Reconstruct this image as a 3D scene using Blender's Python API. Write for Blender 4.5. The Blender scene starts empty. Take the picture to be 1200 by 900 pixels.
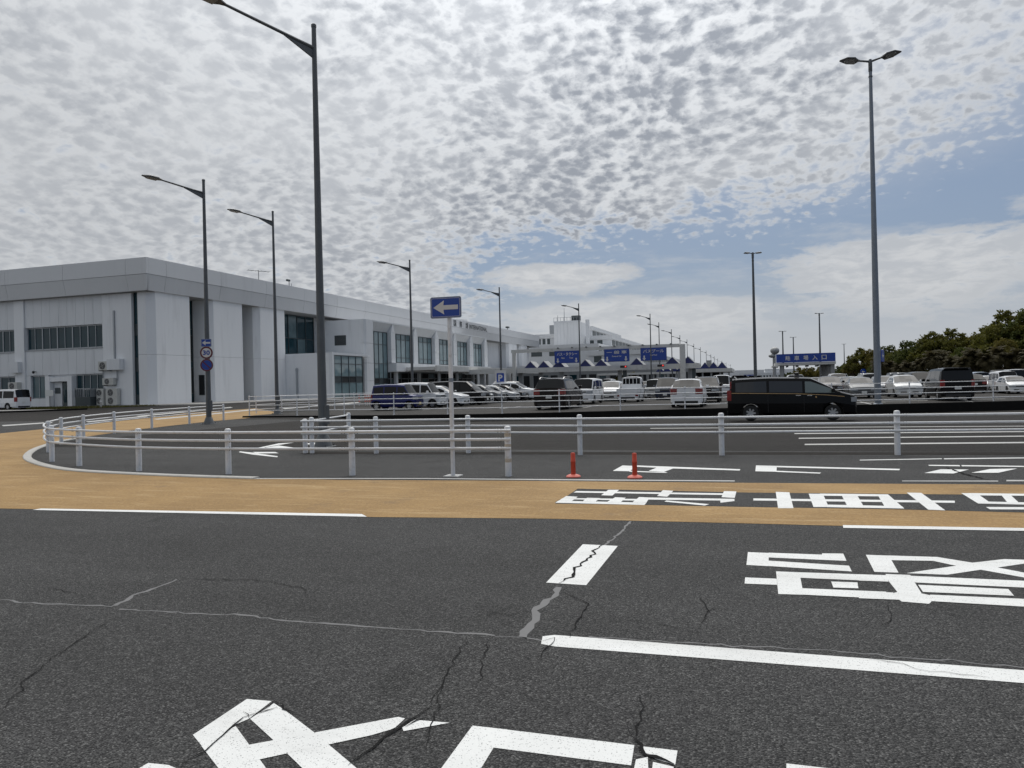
import bpy, bmesh, math, random
from mathutils import Vector, Matrix
R = math.radians
rnd = random.Random(7)
SC = bpy.context.scene
COL = SC.collection
# ------------------------------------------------------------------ camera
F_PX, CAM_H, ROLL, YAW = 870.0, 1.6, 0.023, R(17.85)       # focal length in photo pixels (1200 wide)
cy_, sy_ = math.cos(YAW), math.sin(YAW)
cr_, sr_ = math.cos(ROLL), math.sin(ROLL)
cam = bpy.data.cameras.new('camera'); cam_o = bpy.data.objects.new('camera', cam); COL.objects.link(cam_o)
fwd = Vector((-sy_, cy_, 0)); rgt = Vector((cy_, sy_, 0)); up = Vector((0, 0, 1))
cx = cr_ * rgt - sr_ * up; cyv = cr_ * up + sr_ * rgt
m = Matrix((cx, cyv, -fwd)).transposed().to_4x4(); m.translation = (0, 0, CAM_H)
cam_o.matrix_world = m
cam.sensor_width = 36.0; cam.lens = 36.0 * F_PX / 1200.0; cam.clip_start = 0.05; cam.clip_end = 9000
SC.camera = cam_o
SC.render.resolution_x, SC.render.resolution_y = 1024, 768
SC.view_settings.view_transform = 'Standard'; SC.view_settings.look = 'None'
SC.view_settings.exposure = 0.12; SC.view_settings.gamma = 1.0
# ------------------------------------------------------------------ light and sky
SUN_AZ = R(12)          # degrees to the left of the +Y axis
SUN_EL = R(58)
sun_dir = Vector((-math.sin(SUN_AZ) * math.cos(SUN_EL), math.cos(SUN_AZ) * math.cos(SUN_EL), math.sin(SUN_EL)))
sl = bpy.data.lights.new('sun', 'SUN'); sl.energy = 2.0; sl.angle = R(64); sl.color = (1.0, 0.96, 0.9)
so = bpy.data.objects.new('sun', sl); COL.objects.link(so)
so.rotation_euler = sun_dir.to_track_quat('Z', 'Y').to_euler(); so.location = (0, 0, 50)

class NT:
    """small node-tree helper"""
    def __init__(self, nt): self.nt = nt; self.n = nt.nodes; self.l = nt.links
    def new(self, t, **kw):
        nd = self.n.new(t)
        for k, v in kw.items(): setattr(nd, k, v)
        return nd
    def set(self, sock, v):
        if hasattr(v, 'is_output'): self.l.new(v, sock)
        elif isinstance(v, (tuple, list)) and len(v) == 3 and sock.type == 'RGBA': sock.default_value = (*v, 1)
        else: sock.default_value = v
    def m(self, op, a, b=0.0, c=0.0, clamp=False):
        nd = self.new('ShaderNodeMath', operation=op, use_clamp=clamp)
        self.set(nd.inputs[0], a); self.set(nd.inputs[1], b); self.set(nd.inputs[2], c)
        return nd.outputs[0]
    def mr(self, v, a, b, c=0.0, d=1.0, smooth=True):
        nd = self.new('ShaderNodeMapRange', interpolation_type='SMOOTHSTEP' if smooth else 'LINEAR')
        for i, x in enumerate((v, a, b, c, d)): self.set(nd.inputs[i], x)
        return nd.outputs[0]
    def mix(self, f, a, b, t='MIX'):
        nd = self.new('ShaderNodeMix', data_type='RGBA', blend_type=t)
        self.set(nd.inputs[0], f); self.set(nd.inputs[6], a); self.set(nd.inputs[7], b)
        return nd.outputs[2]
    def noise(self, vec, scale, detail=2.0, rough=0.5, dim='3D', dist=0.0):
        nd = self.new('ShaderNodeTexNoise', noise_dimensions=dim)
        self.set(nd.inputs['Vector'], vec); nd.inputs['Scale'].default_value = scale
        nd.inputs['Detail'].default_value = detail; nd.inputs['Roughness'].default_value = rough
        nd.inputs['Distortion'].default_value = dist
        return nd.outputs['Fac']
    def voro(self, vec, scale, feature='F1', smooth=None, dim='3D', rand=1.0):
        nd = self.new('ShaderNodeTexVoronoi', feature=feature, voronoi_dimensions=dim)
        self.set(nd.inputs['Vector'], vec); nd.inputs['Scale'].default_value = scale
        nd.inputs['Randomness'].default_value = rand
        if smooth is not None: nd.inputs['Smoothness'].default_value = smooth
        return nd
    def comb(self, x, y, z=0.0):
        nd = self.new('ShaderNodeCombineXYZ')
        for i, v in enumerate((x, y, z)): self.set(nd.inputs[i], v)
        return nd.outputs[0]
    def sep(self, v):
        nd = self.new('ShaderNodeSeparateXYZ'); self.set(nd.inputs[0], v); return nd.outputs
    def vscale(self, v, s):
        nd = self.new('ShaderNodeVectorMath', operation='MULTIPLY'); self.set(nd.inputs[0], v); nd.inputs[1].default_value = s
        return nd.outputs[0]
    def vadd(self, a, b):
        nd = self.new('ShaderNodeVectorMath', operation='ADD'); self.set(nd.inputs[0], a); self.set(nd.inputs[1], b)
        return nd.outputs[0]

world = bpy.data.worlds.new('World'); SC.world = world; world.use_nodes = True
def build_sky():
    w = NT(world.node_tree); w.n.clear()
    out = w.new('ShaderNodeOutputWorld'); bg = w.new('ShaderNodeBackground'); w.l.new(bg.outputs[0], out.inputs[0])
    bg.inputs[1].default_value = 0.1
    sky = w.new('ShaderNodeTexSky', sky_type='NISHITA'); sky.sun_disc = False
    sky.sun_elevation = SUN_EL; sky.sun_rotation = -SUN_AZ
    sky.air_density = 1.0; sky.dust_density = 2.2; sky.ozone_density = 1.6
    tc = w.new('ShaderNodeTexCoord'); d = tc.outputs['Generated']
    X, Y, Z = w.sep(d)
    zc = w.m('ADD', w.m('MAXIMUM', Z, 0.0), 0.30)
    px = w.m('DIVIDE', X, zc); py = w.m('DIVIDE', Y, zc)
    P = w.comb(px, py, 0.0)
    az = w.m('ARCTAN2', X, Y)                 # bearing, radians to the right of +Y
    el = w.m('ARCSINE', Z)
    n1 = w.noise(P, 3.0, 3, 0.5, '2D'); n2 = w.noise(w.vadd(P, (7.3, 2.1, 0.0)), 3.0, 3, 0.5, '2D')
    PW = w.vadd(P, w.comb(w.m('MULTIPLY', w.m('SUBTRACT', n1, 0.5), 0.07), w.m('MULTIPLY', w.m('SUBTRACT', n2, 0.5), 0.07), 0.0))
    # altocumulus cells: two sizes of puff, ragged by fine noise
    fa = w.noise(PW, 60.0, 4.0, 0.6, '2D'); fb_ = w.noise(w.vadd(PW, (5.7, 1.9, 0.0)), 60.0, 4.0, 0.6, '2D')
    PV = w.vadd(PW, w.comb(w.m('MULTIPLY', w.m('SUBTRACT', fa, 0.5), 0.011), w.m('MULTIPLY', w.m('SUBTRACT', fb_, 0.5), 0.011), 0.0))
    v1 = w.voro(PV, 27.0, 'SMOOTH_F1', 1.0, '2D').outputs['Distance']
    v2 = w.voro(w.vadd(PV, (3.0, 1.0, 0.0)), 58.0, 'SMOOTH_F1', 1.0, '2D').outputs['Distance']
    f0 = w.noise(PW, 6.0, 3.0, 0.5, '2D'); f1 = w.noise(PV, 30.0, 5.0, 0.62, '2D'); f2 = w.noise(PW, 110.0, 4.0, 0.62, '2D')
    big = w.noise(P, 2.0, 3.0, 0.55, '2D')
    puff = w.m('ADD', w.m('MULTIPLY', w.m('SUBTRACT', 0.36, v1), 1.25), w.m('MULTIPLY', w.m('SUBTRACT', 0.34, v2), 0.55))
    puff = w.m('ADD', puff, w.m('ADD', w.m('MULTIPLY', w.m('SUBTRACT', f0, 0.5), 0.62), w.m('ADD', w.m('MULTIPLY', w.m('SUBTRACT', f1, 0.5), 1.0), w.m('MULTIPLY', w.m('SUBTRACT', f2, 0.5), 0.45))))
    # the sheet ends along a slanting line ahead to the right; beyond it the sky is open
    en = w.noise(P, 3.2, 6.0, 0.62, '2D')
    rt = w.m('MAXIMUM', w.m('ADD', az, 0.20), 0.0)
    e = w.m('SUBTRACT', w.m('SUBTRACT', el, R(9.5)), w.m('MULTIPLY', rt, 0.06))
    e = w.m('ADD', e, w.m('MULTIPLY', w.m('SUBTRACT', en, 0.5), 0.13))
    inside = w.mr(e, -0.015, w.m('ADD', 0.06, w.m('MULTIPLY', rt, 0.16)), 0.0, 1.0, False)
    left = w.mr(w.m('ADD', az, w.m('MULTIPLY', w.m('SUBTRACT', en, 0.5), 0.3)), -0.46, -0.24, 1.0, 0.0)       # goes down to the horizon on the left
    inside = w.m('MAXIMUM', inside, left)
    holes = w.mr(w.m('ADD', az, w.m('MULTIPLY', big, 0.3)), 0.10, 0.46)                       # thinner and more broken to the right
    cov = w.m('ADD', w.m('SUBTRACT', w.m('MULTIPLY', inside, 1.55), 0.42), w.m('MULTIPLY', puff, 0.95))
    cov = w.m('SUBTRACT', cov, w.m('MULTIPLY', holes, 0.42))
    cov = w.m('ADD', cov, w.m('MULTIPLY', w.m('SUBTRACT', big, 0.5), 0.5))
    alpha = w.m('MULTIPLY', w.mr(cov, 0.0, 0.85), w.mr(inside, 0.0, 0.2))
    thick = w.m('MULTIPLY', w.mr(puff, -0.60, 0.46, 0, 1, True), w.m('MULTIPLY', w.mr(cov, 0.25, 1.0), w.m('MULTIPLY', w.mr(az, -0.80, -0.25, 0.52, 1.0), w.mr(big, 0.30, 0.66, 0.62, 1.08))))
    # forward-scattered brightness round the veiled sun
    dotn = w.new('ShaderNodeVectorMath', operation='DOT_PRODUCT'); w.l.new(d, dotn.inputs[0]); dotn.inputs[1].default_value = sun_dir
    sg = w.m('MAXIMUM', dotn.outputs['Value'], 0.0)
    glow = w.m('POWER', sg, 7.0)
    bright = w.m('ADD', 5.3, w.m('MULTIPLY', glow, 12.5))
    dark = w.m('ADD', 2.8, w.m('MULTIPLY', glow, 3.0))
    cb = w.new('ShaderNodeCombineColor'); [w.set(cb.inputs[i], w.m('MULTIPLY', bright, k)) for i, k in enumerate((0.97, 1.0, 1.035))]
    cd = w.new('ShaderNodeCombineColor'); [w.set(cd.inputs[i], w.m('MULTIPLY', dark, k)) for i, k in enumerate((0.95, 1.03, 1.17))]
    ccol = w.mix(thick, cb.outputs[0], cd.outputs[0])
    # thin high veils and low banks: stretched streaks in bearing / elevation
    AE = w.comb(w.m('MULTIPLY', az, 3.0), w.m('MULTIPLY', el, 22.0), 0.0)
    s1 = w.noise(AE, 1.5, 6.0, 0.58, '2D', 0.3)
    s2 = w.noise(w.comb(w.m('MULTIPLY', az, 14.0), w.m('MULTIPLY', el, 46.0), 0.0), 1.6, 5.0, 0.62, '2D', 0.2)
    veil = w.m('ADD', w.m('MULTIPLY', s1, 0.7), w.m('MULTIPLY', s2, 0.3))
    low = w.mr(el, 0.03, 0.20, 1.0, 0.0)
    veil_a = w.m('MULTIPLY', w.mr(veil, w.m('SUBTRACT', 0.56, w.m('MULTIPLY', low, 0.26)), 0.78), 0.75)
    def bank(a0, e0, ra, re_up, re_dn, amp):
        da = w.m('DIVIDE', w.m('SUBTRACT', az, a0), ra)
        de0 = w.m('SUBTRACT', el, e0)
        de = w.m('ADD', w.m('DIVIDE', w.m('MAXIMUM', de0, 0.0), re_up), w.m('DIVIDE', w.m('MAXIMUM', w.m('MULTIPLY', de0, -1.0), 0.0), re_dn))
        q = w.m('ADD', w.m('MULTIPLY', da, da), w.m('MULTIPLY', de, de))
        q = w.m('ADD', q, w.m('MULTIPLY', w.m('SUBTRACT', s2, 0.5), 2.0))
        return w.m('MULTIPLY', w.mr(q, 0.45, 1.15, 1.0, 0.0), amp)
    banks = bank(R(10.5), R(8.1), R(9.5), R(1.7), R(4.5), 0.85)
    for b in (bank(R(-14), R(8.3), R(6.5), R(0.9), R(1.6), 0.9), bank(R(-8), R(5.2), R(11), R(1.3), R(3.5), 0.8),
              bank(R(22), R(10.5), R(6), R(1.2), R(1.2), 0.6), bank(R(-60), R(6), R(20), R(3), R(5), 0.8), bank(R(60), R(7), R(20), R(2.5), R(4), 0.8)):
        banks = w.m('MAXIMUM', banks, b)
    lowcol = w.mix(w.mr(s2, 0.35, 0.7), (4.8, 4.95, 5.15), (6.0, 6.05, 6.1))
    skyc = w.mix(0.72, sky.outputs[0], (1.75, 2.4, 3.5))                # thin milky air
    haze = w.mr(el, -0.01, 0.16, 0.78, 0.0)
    skyc = w.mix(haze, skyc, (4.9, 5.1, 5.35))
    skyc = w.mix(w.m('MULTIPLY', veil_a, 0.85), skyc, (4.5, 4.8, 5.2))
    skyc = w.mix(banks, skyc, lowcol)
    under = w.m('MULTIPLY', w.m('MULTIPLY', w.mr(e, 0.0, 0.16), w.mr(holes, 0.0, 1.0, 1.0, 0.6)), 0.8)   # thin milk between the cells
    skyc = w.mix(under, skyc, (5.3, 5.5, 5.8))
    full = w.mix(alpha, skyc, ccol)
    full = w.mix(w.mr(el, 0.0, 0.14, 0.55, 0.0), full, (4.8, 5.0, 5.25))   # distance softens the cloud sheet near the horizon
    w.l.new(full, bg.inputs[0])
build_sky()

# ------------------------------------------------------------------ pixel of the photograph -> place in the scene
def unroll(x, y):
    u, v = x - 600, y - 450
    return u * cr_ - v * sr_, u * sr_ + v * cr_
def at_depth(x, y, D):
    u, v = unroll(x, y); X = u * D / F_PX
    return (X * cy_ - D * sy_, X * sy_ + D * cy_, CAM_H - v * D / F_PX)
def gnd(x, y, z=0.0):
    u, v = unroll(x, y)
    p = at_depth(x, y, F_PX * (CAM_H - z) / v)
    return (p[0], p[1])
def at_t(x, y, t):
    u, v = unroll(x, y); return at_depth(x, y, t / (u / F_PX * cy_ - sy_))
def at_s(x, y, s):
    u, v = unroll(x, y); return at_depth(x, y, s / (u / F_PX * sy_ + cy_))
def ramp(v, a, b): return min(1.0, max(0.0, (v - a) / (b - a)))
LOT = 0.08
def zg(t, s):
    """height of the ground: the far lane dips below the car park, the apron rises to the building"""
    dip = (-0.12 * ramp(s, 20, 28) - 0.14 * ramp(s, 32, 34)) * ramp(t, -24, -14)
    rise = 0.34 * ramp(s, 40, 62) * ramp(-t, 28, 46)
    return dip + rise
def gz(x, y):
    z = 0.0
    for _ in range(12):
        t, s = gnd(x, y, z); z = 0.5 * z + 0.5 * zg(t, s)
    return (t, s, zg(t, s))

# ------------------------------------------------------------------ materials
MATS = {}
def base_mat(name, col, rough=0.6, metal=0.0, var=0.12, vscale=3.0, bump=0.0, bscale=40.0, dirt=None, coat=0.0, spec=0.5, streak=False):
    if name in MATS: return MATS[name]
    mt = bpy.data.materials.new(name); mt.use_nodes = True
    w = NT(mt.node_tree); b = w.n['Principled BSDF']
    tc = w.new('ShaderNodeTexCoord'); p = tc.outputs['Object']
    if streak: p = w.vscale(p, (1.0, 1.0, 0.12))
    n = w.noise(p, vscale, 5.0, 0.6)
    f = w.m('ADD', 1.0 - var, w.m('MULTIPLY', n, 2 * var))
    c = w.mix(1.0, col, w.comb(f, f, f), 'MULTIPLY')
    if dirt:
        n2 = w.noise(p, vscale * 2.3, 6.0, 0.65)
        c = w.mix(w.m('MULTIPLY', w.mr(n2, 0.5, 0.75), dirt[1]), c, dirt[0])
    w.l.new(c, b.inputs['Base Color'])
    w.set(b.inputs['Roughness'], w.m('ADD', rough - 0.06, w.m('MULTIPLY', n, 0.12)))
    b.inputs['Metallic'].default_value = metal
    b.inputs['Specular IOR Level'].default_value = spec
    b.inputs['Coat Weight'].default_value = coat; b.inputs['Coat Roughness'].default_value = 0.05
    if bump:
        bn = w.new('ShaderNodeBump'); bn.inputs['Strength'].default_value = bump; bn.inputs['Distance'].default_value = 0.01
        w.l.new(w.noise(tc.outputs['Object'], bscale, 4.0, 0.6), bn.inputs['Height']); w.l.new(bn.outputs[0], b.inputs['Normal'])
    MATS[name] = mt
    return mt

def pos_node(w): return w.new('ShaderNodeNewGeometry').outputs['Position']
def asphalt_mat(name, c0, c1, grain=105.0, tint=(1, 1, 1), speck=0.30):
    mt = bpy.data.materials.new(name); mt.use_nodes = True
    w = NT(mt.node_tree); b = w.n['Principled BSDF']; p = pos_node(w)
    v = w.voro(p, grain, 'F1', None, '2D')
    r = w.sep(v.outputs['Color'])[0]
    g = w.noise(p, 38.0, 4.0, 0.7)
    big = w.noise(p, 0.33, 5.0, 0.62); mid = w.noise(p, 2.6, 4.0, 0.6)
    tone = w.m('ADD', w.m('MULTIPLY', r, 0.5), w.m('MULTIPLY', g, 0.5))
    c = w.mix(w.mr(tone, 0.22, 0.80, 0, 1, False), c0, c1)
    st = w.m('MULTIPLY', w.mr(r, 0.86, 0.97), speck)                           # pale stones
    c = w.mix(st, c, (0.30, 0.30, 0.29))
    pit = w.mr(v.outputs['Distance'], 0.42, 0.62, 0, 0.55)
    c = w.mix(pit, c, tuple(k * 0.35 for k in c0))
    lane = w.noise(w.vscale(p, (0.05, 0.9, 1.0)), 1.0, 3.0, 0.55)                  # wheel-polished bands along the road
    stain = w.mr(w.noise(p, 0.9, 5.0, 0.68, '3D', 0.6), 0.58, 0.74)
    f = w.m('ADD', 0.42, w.m('ADD', w.m('MULTIPLY', big, 0.50), w.m('ADD', w.m('MULTIPLY', mid, 0.26), w.m('MULTIPLY', lane, 0.42))))
    f = w.m('MULTIPLY', f, w.m('SUBTRACT', 1.0, w.m('MULTIPLY', stain, 0.28)))
    c = w.mix(1.0, c, w.comb(f, f, f), 'MULTIPLY'); c = w.mix(1.0, c, tint, 'MULTIPLY')
    w.l.new(c, b.inputs['Base Color']); w.set(b.inputs['Roughness'], w.m('ADD', 0.72, w.m('MULTIPLY', r, 0.2)))
    b.inputs['Specular IOR Level'].default_value = 0.10
    bn = w.new('ShaderNodeBump'); bn.inputs['Strength'].default_value = 0.8; bn.inputs['Distance'].default_value = 0.008
    h = w.m('SUBTRACT', w.m('MULTIPLY', r, 0.6), v.outputs['Distance'])
    w.l.new(h, bn.inputs['Height']); w.l.new(bn.outputs[0], b.inputs['Normal'])
    MATS[name] = mt; return mt
def paint_mat(name, col, wear=0.5, under=(0.07, 0.07, 0.072)):
    """thermoplastic road paint: pitted, chipped, thinly dirty"""
    mt = bpy.data.materials.new(name); mt.use_nodes = True
    w = NT(mt.node_tree); b = w.n['Principled BSDF']; p = pos_node(w)
    n = w.noise(p, 1.9, 5.0, 0.6); fine = w.noise(p, 120.0, 3.0, 0.6); ch = w.noise(p, 9.0, 6.0, 0.72)
    v = w.voro(p, 210.0, 'F1', None, '2D'); r = w.sep(v.outputs['Color'])[0]
    f = w.m('ADD', 0.84, w.m('MULTIPLY', n, 0.28))
    c = w.mix(1.0, col, w.comb(f, f, f), 'MULTIPLY')
    grime = w.mr(w.noise(w.vscale(p, (0.3, 1.6, 1.0)), 1.7, 6.0, 0.66), 0.46, 0.72)
    c = w.mix(w.m('MULTIPLY', grime, 0.32), c, (0.36, 0.35, 0.33))
    pits = w.m('MULTIPLY', w.mr(w.m('ADD', r, w.m('MULTIPLY', fine, 0.25)), 1.08 - 0.05 * wear, 1.12), 0.7)
    chip = w.m('MULTIPLY', w.mr(w.m('ADD', ch, w.m('MULTIPLY', fine, 0.16)), 0.89 - 0.09 * wear, 0.93 - 0.09 * wear), 0.85)
    c = w.mix(w.m('MAXIMUM', pits, chip), c, under)
    w.l.new(c, b.inputs['Base Color']); b.inputs['Roughness'].default_value = 0.62
    bn = w.new('ShaderNodeBump'); bn.inputs['Strength'].default_value = 0.3; bn.inputs['Distance'].default_value = 0.004
    w.l.new(w.m('SUBTRACT', w.m('MULTIPLY', r, 0.5), v.outputs['Distance']), bn.inputs['Height']); w.l.new(bn.outputs[0], b.inputs['Normal'])
    MATS[name] = mt; return mt
def ochre_mat():
    mt = bpy.data.materials.new('ochre_surfacing'); mt.use_nodes = True
    w = NT(mt.node_tree); b = w.n['Principled BSDF']; p = pos_node(w)
    sw = w.noise(w.vscale(p, (0.35, 2.0, 1.0)), 2.2, 6.0, 0.62, '3D', 0.8)     # trowel sweeps
    big = w.noise(p, 0.5, 5.0, 0.6); g = w.voro(p, 130.0, 'F1', None, '2D'); r = w.sep(g.outputs['Color'])[0]
    c = w.mix(w.mr(big, 0.3, 0.72), (0.250, 0.145, 0.042), (0.350, 0.214, 0.072))
    c = w.mix(w.m('MULTIPLY', w.mr(sw, 0.5, 0.72), 0.65), c, (0.46, 0.32, 0.15))
    gr = w.noise(p, 22.0, 5.0, 0.8); c = w.mix(w.m('MULTIPLY', w.mr(gr, 0.50, 0.68), 0.75), c, (0.20, 0.115, 0.04)); c = w.mix(w.m('MULTIPLY', w.mr(gr, 0.48, 0.30), 0.45), c, (0.58, 0.41, 0.20))
    c = w.mix(w.m('MULTIPLY', w.mr(r, 0.0, 0.25, 1.0, 0.0), 0.6), c, (0.13, 0.08, 0.035))
    c = w.mix(w.m('MULTIPLY', w.mr(w.noise(p, 1.1, 6.0, 0.7), 0.56, 0.7), 0.55), c, (0.17, 0.105, 0.05))
    w.l.new(c, b.inputs['Base Color']); b.inputs['Roughness'].default_value = 0.85
    bn = w.new('ShaderNodeBump'); bn.inputs['Strength'].default_value = 0.5; bn.inputs['Distance'].default_value = 0.005
    w.l.new(w.m('MULTIPLY', r, 0.6), bn.inputs['Height']); w.l.new(bn.outputs[0], b.inputs['Normal'])
    MATS['ochre'] = mt; return mt
def glass_mat(name, tint, rough=0.04, spec=0.9):
    mt = bpy.data.materials.new(name); mt.use_nodes = True
    w = NT(mt.node_tree); b = w.n['Principled BSDF']; tc = w.new('ShaderNodeTexCoord')
    n = w.noise(tc.outputs['Object'], 0.7, 3.0, 0.5)
    f = w.m('ADD', 0.6, w.m('MULTIPLY', n, 0.8)); w.l.new(w.mix(1.0, tint, w.comb(f, f, f), 'MULTIPLY'), b.inputs['Base Color'])
    b.inputs['Roughness'].default_value = rough; b.inputs['Specular IOR Level'].default_value = spec
    MATS[name] = mt; return mt
def leaf_mat(name, c0, c1):
    mt = bpy.data.materials.new(name); mt.use_nodes = True
    w = NT(mt.node_tree); b = w.n['Principled BSDF']; g = w.new('ShaderNodeNewGeometry')
    f = g.outputs['Random Per Island']
    tc = w.new('ShaderNodeTexCoord'); n = w.noise(tc.outputs['Object'], 0.6, 3.0, 0.6)
    c = w.mix(w.m('ADD', w.m('MULTIPLY', f, 0.55), w.m('MULTIPLY', n, 0.45)), c0, c1)
    w.l.new(c, b.inputs['Base Color']); b.inputs['Roughness'].default_value = 0.65
    b.inputs['Specular IOR Level'].default_value = 0.15
    tr = w.new('ShaderNodeBsdfTranslucent'); w.l.new(c, tr.inputs[0]); ms = w.new('ShaderNodeMixShader'); ms.inputs[0].default_value = 0.38
    w.l.new(b.outputs[0], ms.inputs[1]); w.l.new(tr.outputs[0], ms.inputs[2]); w.l.new(ms.outputs[0], w.n['Material Output'].inputs['Surface'])
    MATS[name] = mt; return mt
def emit_mat(name, col, st):
    mt = bpy.data.materials.new(name); mt.use_nodes = True; b = mt.node_tree.nodes['Principled BSDF']
    b.inputs['Base Color'].default_value = (*col, 1); b.inputs['Emission Color'].default_value = (*col, 1); b.inputs['Emission Strength'].default_value = st
    MATS[name] = mt; return mt

ASPH = asphalt_mat('asphalt_coarse', (0.027, 0.0272, 0.0275), (0.125, 0.1245, 0.123))
ASPH2 = asphalt_mat('asphalt_smooth', (0.022, 0.0205, 0.0192), (0.050, 0.047, 0.044), 150.0, (1, 1, 1), 0.12)
ASPH3 = asphalt_mat('asphalt_car_park', (0.042, 0.040, 0.038), (0.082, 0.079, 0.075), 150.0, (1, 1, 1), 0.1)
PAINT = paint_mat('road_paint_white', (0.74, 0.75, 0.735), 0.75)
PAINT_OLD = paint_mat('road_paint_old', (0.44, 0.44, 0.425), 2.0)
OCHRE = ochre_mat()
SEAL = base_mat('crack_sealant', (0.125, 0.125, 0.127), 0.7, 0, 0.25, 9.0)
CRACK = base_mat('crack_dark', (0.014, 0.014, 0.014), 0.95, 0, 0.2, 9.0, spec=0.1)
CONC = base_mat('concrete', (0.36, 0.35, 0.33), 0.85, 0, 0.2, 1.6, 0.4, 60, ((0.16, 0.15, 0.14), 0.6))
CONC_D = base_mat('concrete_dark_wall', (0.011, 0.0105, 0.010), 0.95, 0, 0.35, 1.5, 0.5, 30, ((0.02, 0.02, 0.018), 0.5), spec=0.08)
KERBW = base_mat('kerb_white', (0.47, 0.46, 0.43), 0.8, 0, 0.18, 3.0, 0.4, 70, ((0.28, 0.25, 0.2), 0.6))
WALL = base_mat('wall_white', (0.76, 0.77, 0.78), 0.6, 0, 0.07, 0.5, 0.1, 20, ((0.46, 0.465, 0.47), 0.35), streak=True)
WALL2 = base_mat('wall_panel_white', (0.68, 0.695, 0.71), 0.55, 0, 0.06, 0.6, 0.05, 20, ((0.44, 0.445, 0.455), 0.35), streak=True)
FASC = base_mat('fascia_aluminium', (0.64, 0.65, 0.66), 0.5, 0.0, 0.06, 0.4, 0.03, 12, ((0.5, 0.5, 0.51), 0.3), streak=True)
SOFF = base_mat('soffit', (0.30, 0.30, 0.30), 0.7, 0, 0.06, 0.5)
MULL = base_mat('mullion_grey', (0.34, 0.36, 0.38), 0.4, 0.6, 0.06, 2)
MULLD = base_mat('mullion_dark', (0.07, 0.085, 0.09), 0.4, 0.4, 0.06, 2)
GLASS = glass_mat('glass_teal', (0.014, 0.042, 0.054), 0.04, 0.35)
GLASS_L = glass_mat('glass_pale', (0.17, 0.245, 0.265), 0.05, 0.9)
GLASS_B = glass_mat('glass_blind', (0.075, 0.125, 0.14), 0.15, 0.6)
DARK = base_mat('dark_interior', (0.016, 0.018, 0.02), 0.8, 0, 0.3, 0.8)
ROOFG = base_mat('roof_grey', (0.3, 0.3, 0.3), 0.85, 0, 0.15, 0.5)
POLE = base_mat('galvanised_dark', (0.105, 0.112, 0.118), 0.55, 0.35, 0.25, 4.0, 0.15, 60)
POLE_L = base_mat('galvanised_blue_grey', (0.20, 0.225, 0.26), 0.5, 0.4, 0.22, 3.0, 0.15, 60)
LAMPH = base_mat('lamp_head_grey', (0.13, 0.135, 0.14), 0.45, 0.3, 0.1, 4)
LENS = glass_mat('lamp_lens', (0.30, 0.31, 0.31), 0.25, 0.5)
RAIL = base_mat('rail_white_paint', (0.68, 0.69, 0.70), 0.42, 0.1, 0.10, 4.0, 0.06, 60, ((0.42, 0.40, 0.37), 0.45))
POSTW = base_mat('post_white_paint', (0.68, 0.69, 0.71), 0.45, 0.1, 0.12, 6.0, 0.08, 60, ((0.36, 0.34, 0.30), 0.5))
RUST = base_mat('rust_stain', (0.50, 0.44, 0.36), 0.75, 0, 0.3, 14, dirt=((0.16, 0.085, 0.03), 0.95))
BOLT = base_mat('bolt_dark', (0.06, 0.06, 0.06), 0.5, 0.6, 0.2, 30)
ORANGE = base_mat('bollard_orange', (0.52, 0.055, 0.022), 0.5, 0, 0.15, 6.0, dirt=((0.2, 0.03, 0.02), 0.4))
ORANGE_P = base_mat('bollard_base', (0.66, 0.13, 0.09), 0.5, 0, 0.15, 8.0)
BLUE = base_mat('sign_blue', (0.009, 0.050, 0.30), 0.35, 0, 0.06, 3.0)
BLUE_D = base_mat('skylight_blue', (0.012, 0.022, 0.12), 0.3, 0, 0.1, 3.0)
SIGNW = base_mat('sign_white', (0.62, 0.60, 0.58), 0.4, 0, 0.05, 3.0)
SIGNR = base_mat('sign_red', (0.11, 0.010, 0.014), 0.4, 0, 0.08, 3.0)
SIGNBK = base_mat('sign_back_grey', (0.24, 0.26, 0.3), 0.4, 0.6, 0.08, 3.0)
GALV = base_mat('steel_grey', (0.33, 0.335, 0.335), 0.5, 0.2, 0.12, 1.5, dirt=((0.2, 0.19, 0.17), 0.5))
GANT = base_mat('gantry_pale', (0.60, 0.595, 0.57), 0.55, 0.05, 0.1, 0.8, dirt=((0.28, 0.26, 0.23), 0.5))
ACM = base_mat('ac_beige', (0.50, 0.50, 0.47), 0.5, 0, 0.1, 3, dirt=((0.3, 0.28, 0.25), 0.4))
ACG = base_mat('ac_grille', (0.11, 0.11, 0.11), 0.6, 0, 0.1, 8)
BLACKM = base_mat('black_plastic', (0.015, 0.015, 0.016), 0.55, 0, 0.2, 5)
TYRE = base_mat('tyre', (0.014, 0.014, 0.014), 0.85, 0, 0.2, 10)
RIM = base_mat('rim_alloy', (0.42, 0.43, 0.44), 0.35, 0.7, 0.1, 6)
PLATE = base_mat('plate_white', (0.66, 0.67, 0.65), 0.4, 0, 0.04, 4)
PLATE_Y = base_mat('plate_yellow', (0.62, 0.47, 0.08), 0.4, 0, 0.04, 4)
CHROME = base_mat('chrome', (0.6, 0.6, 0.6), 0.18, 1.0, 0.05, 6)
HLAMP = glass_mat('headlight_glass', (0.30, 0.32, 0.34), 0.08, 0.9)
TLAMP = glass_mat('taillight_glass', (0.20, 0.008, 0.008), 0.12, 0.7)
CGLASS = glass_mat('car_glass', (0.005, 0.006, 0.007), 0.04, 0.26)
CGLASS_T = glass_mat('car_glass_pale', (0.10, 0.13, 0.125), 0.05, 0.8)
GOLD = base_mat('gold_stripe', (0.42, 0.27, 0.12), 0.35, 0.4, 0.05, 6)
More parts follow.
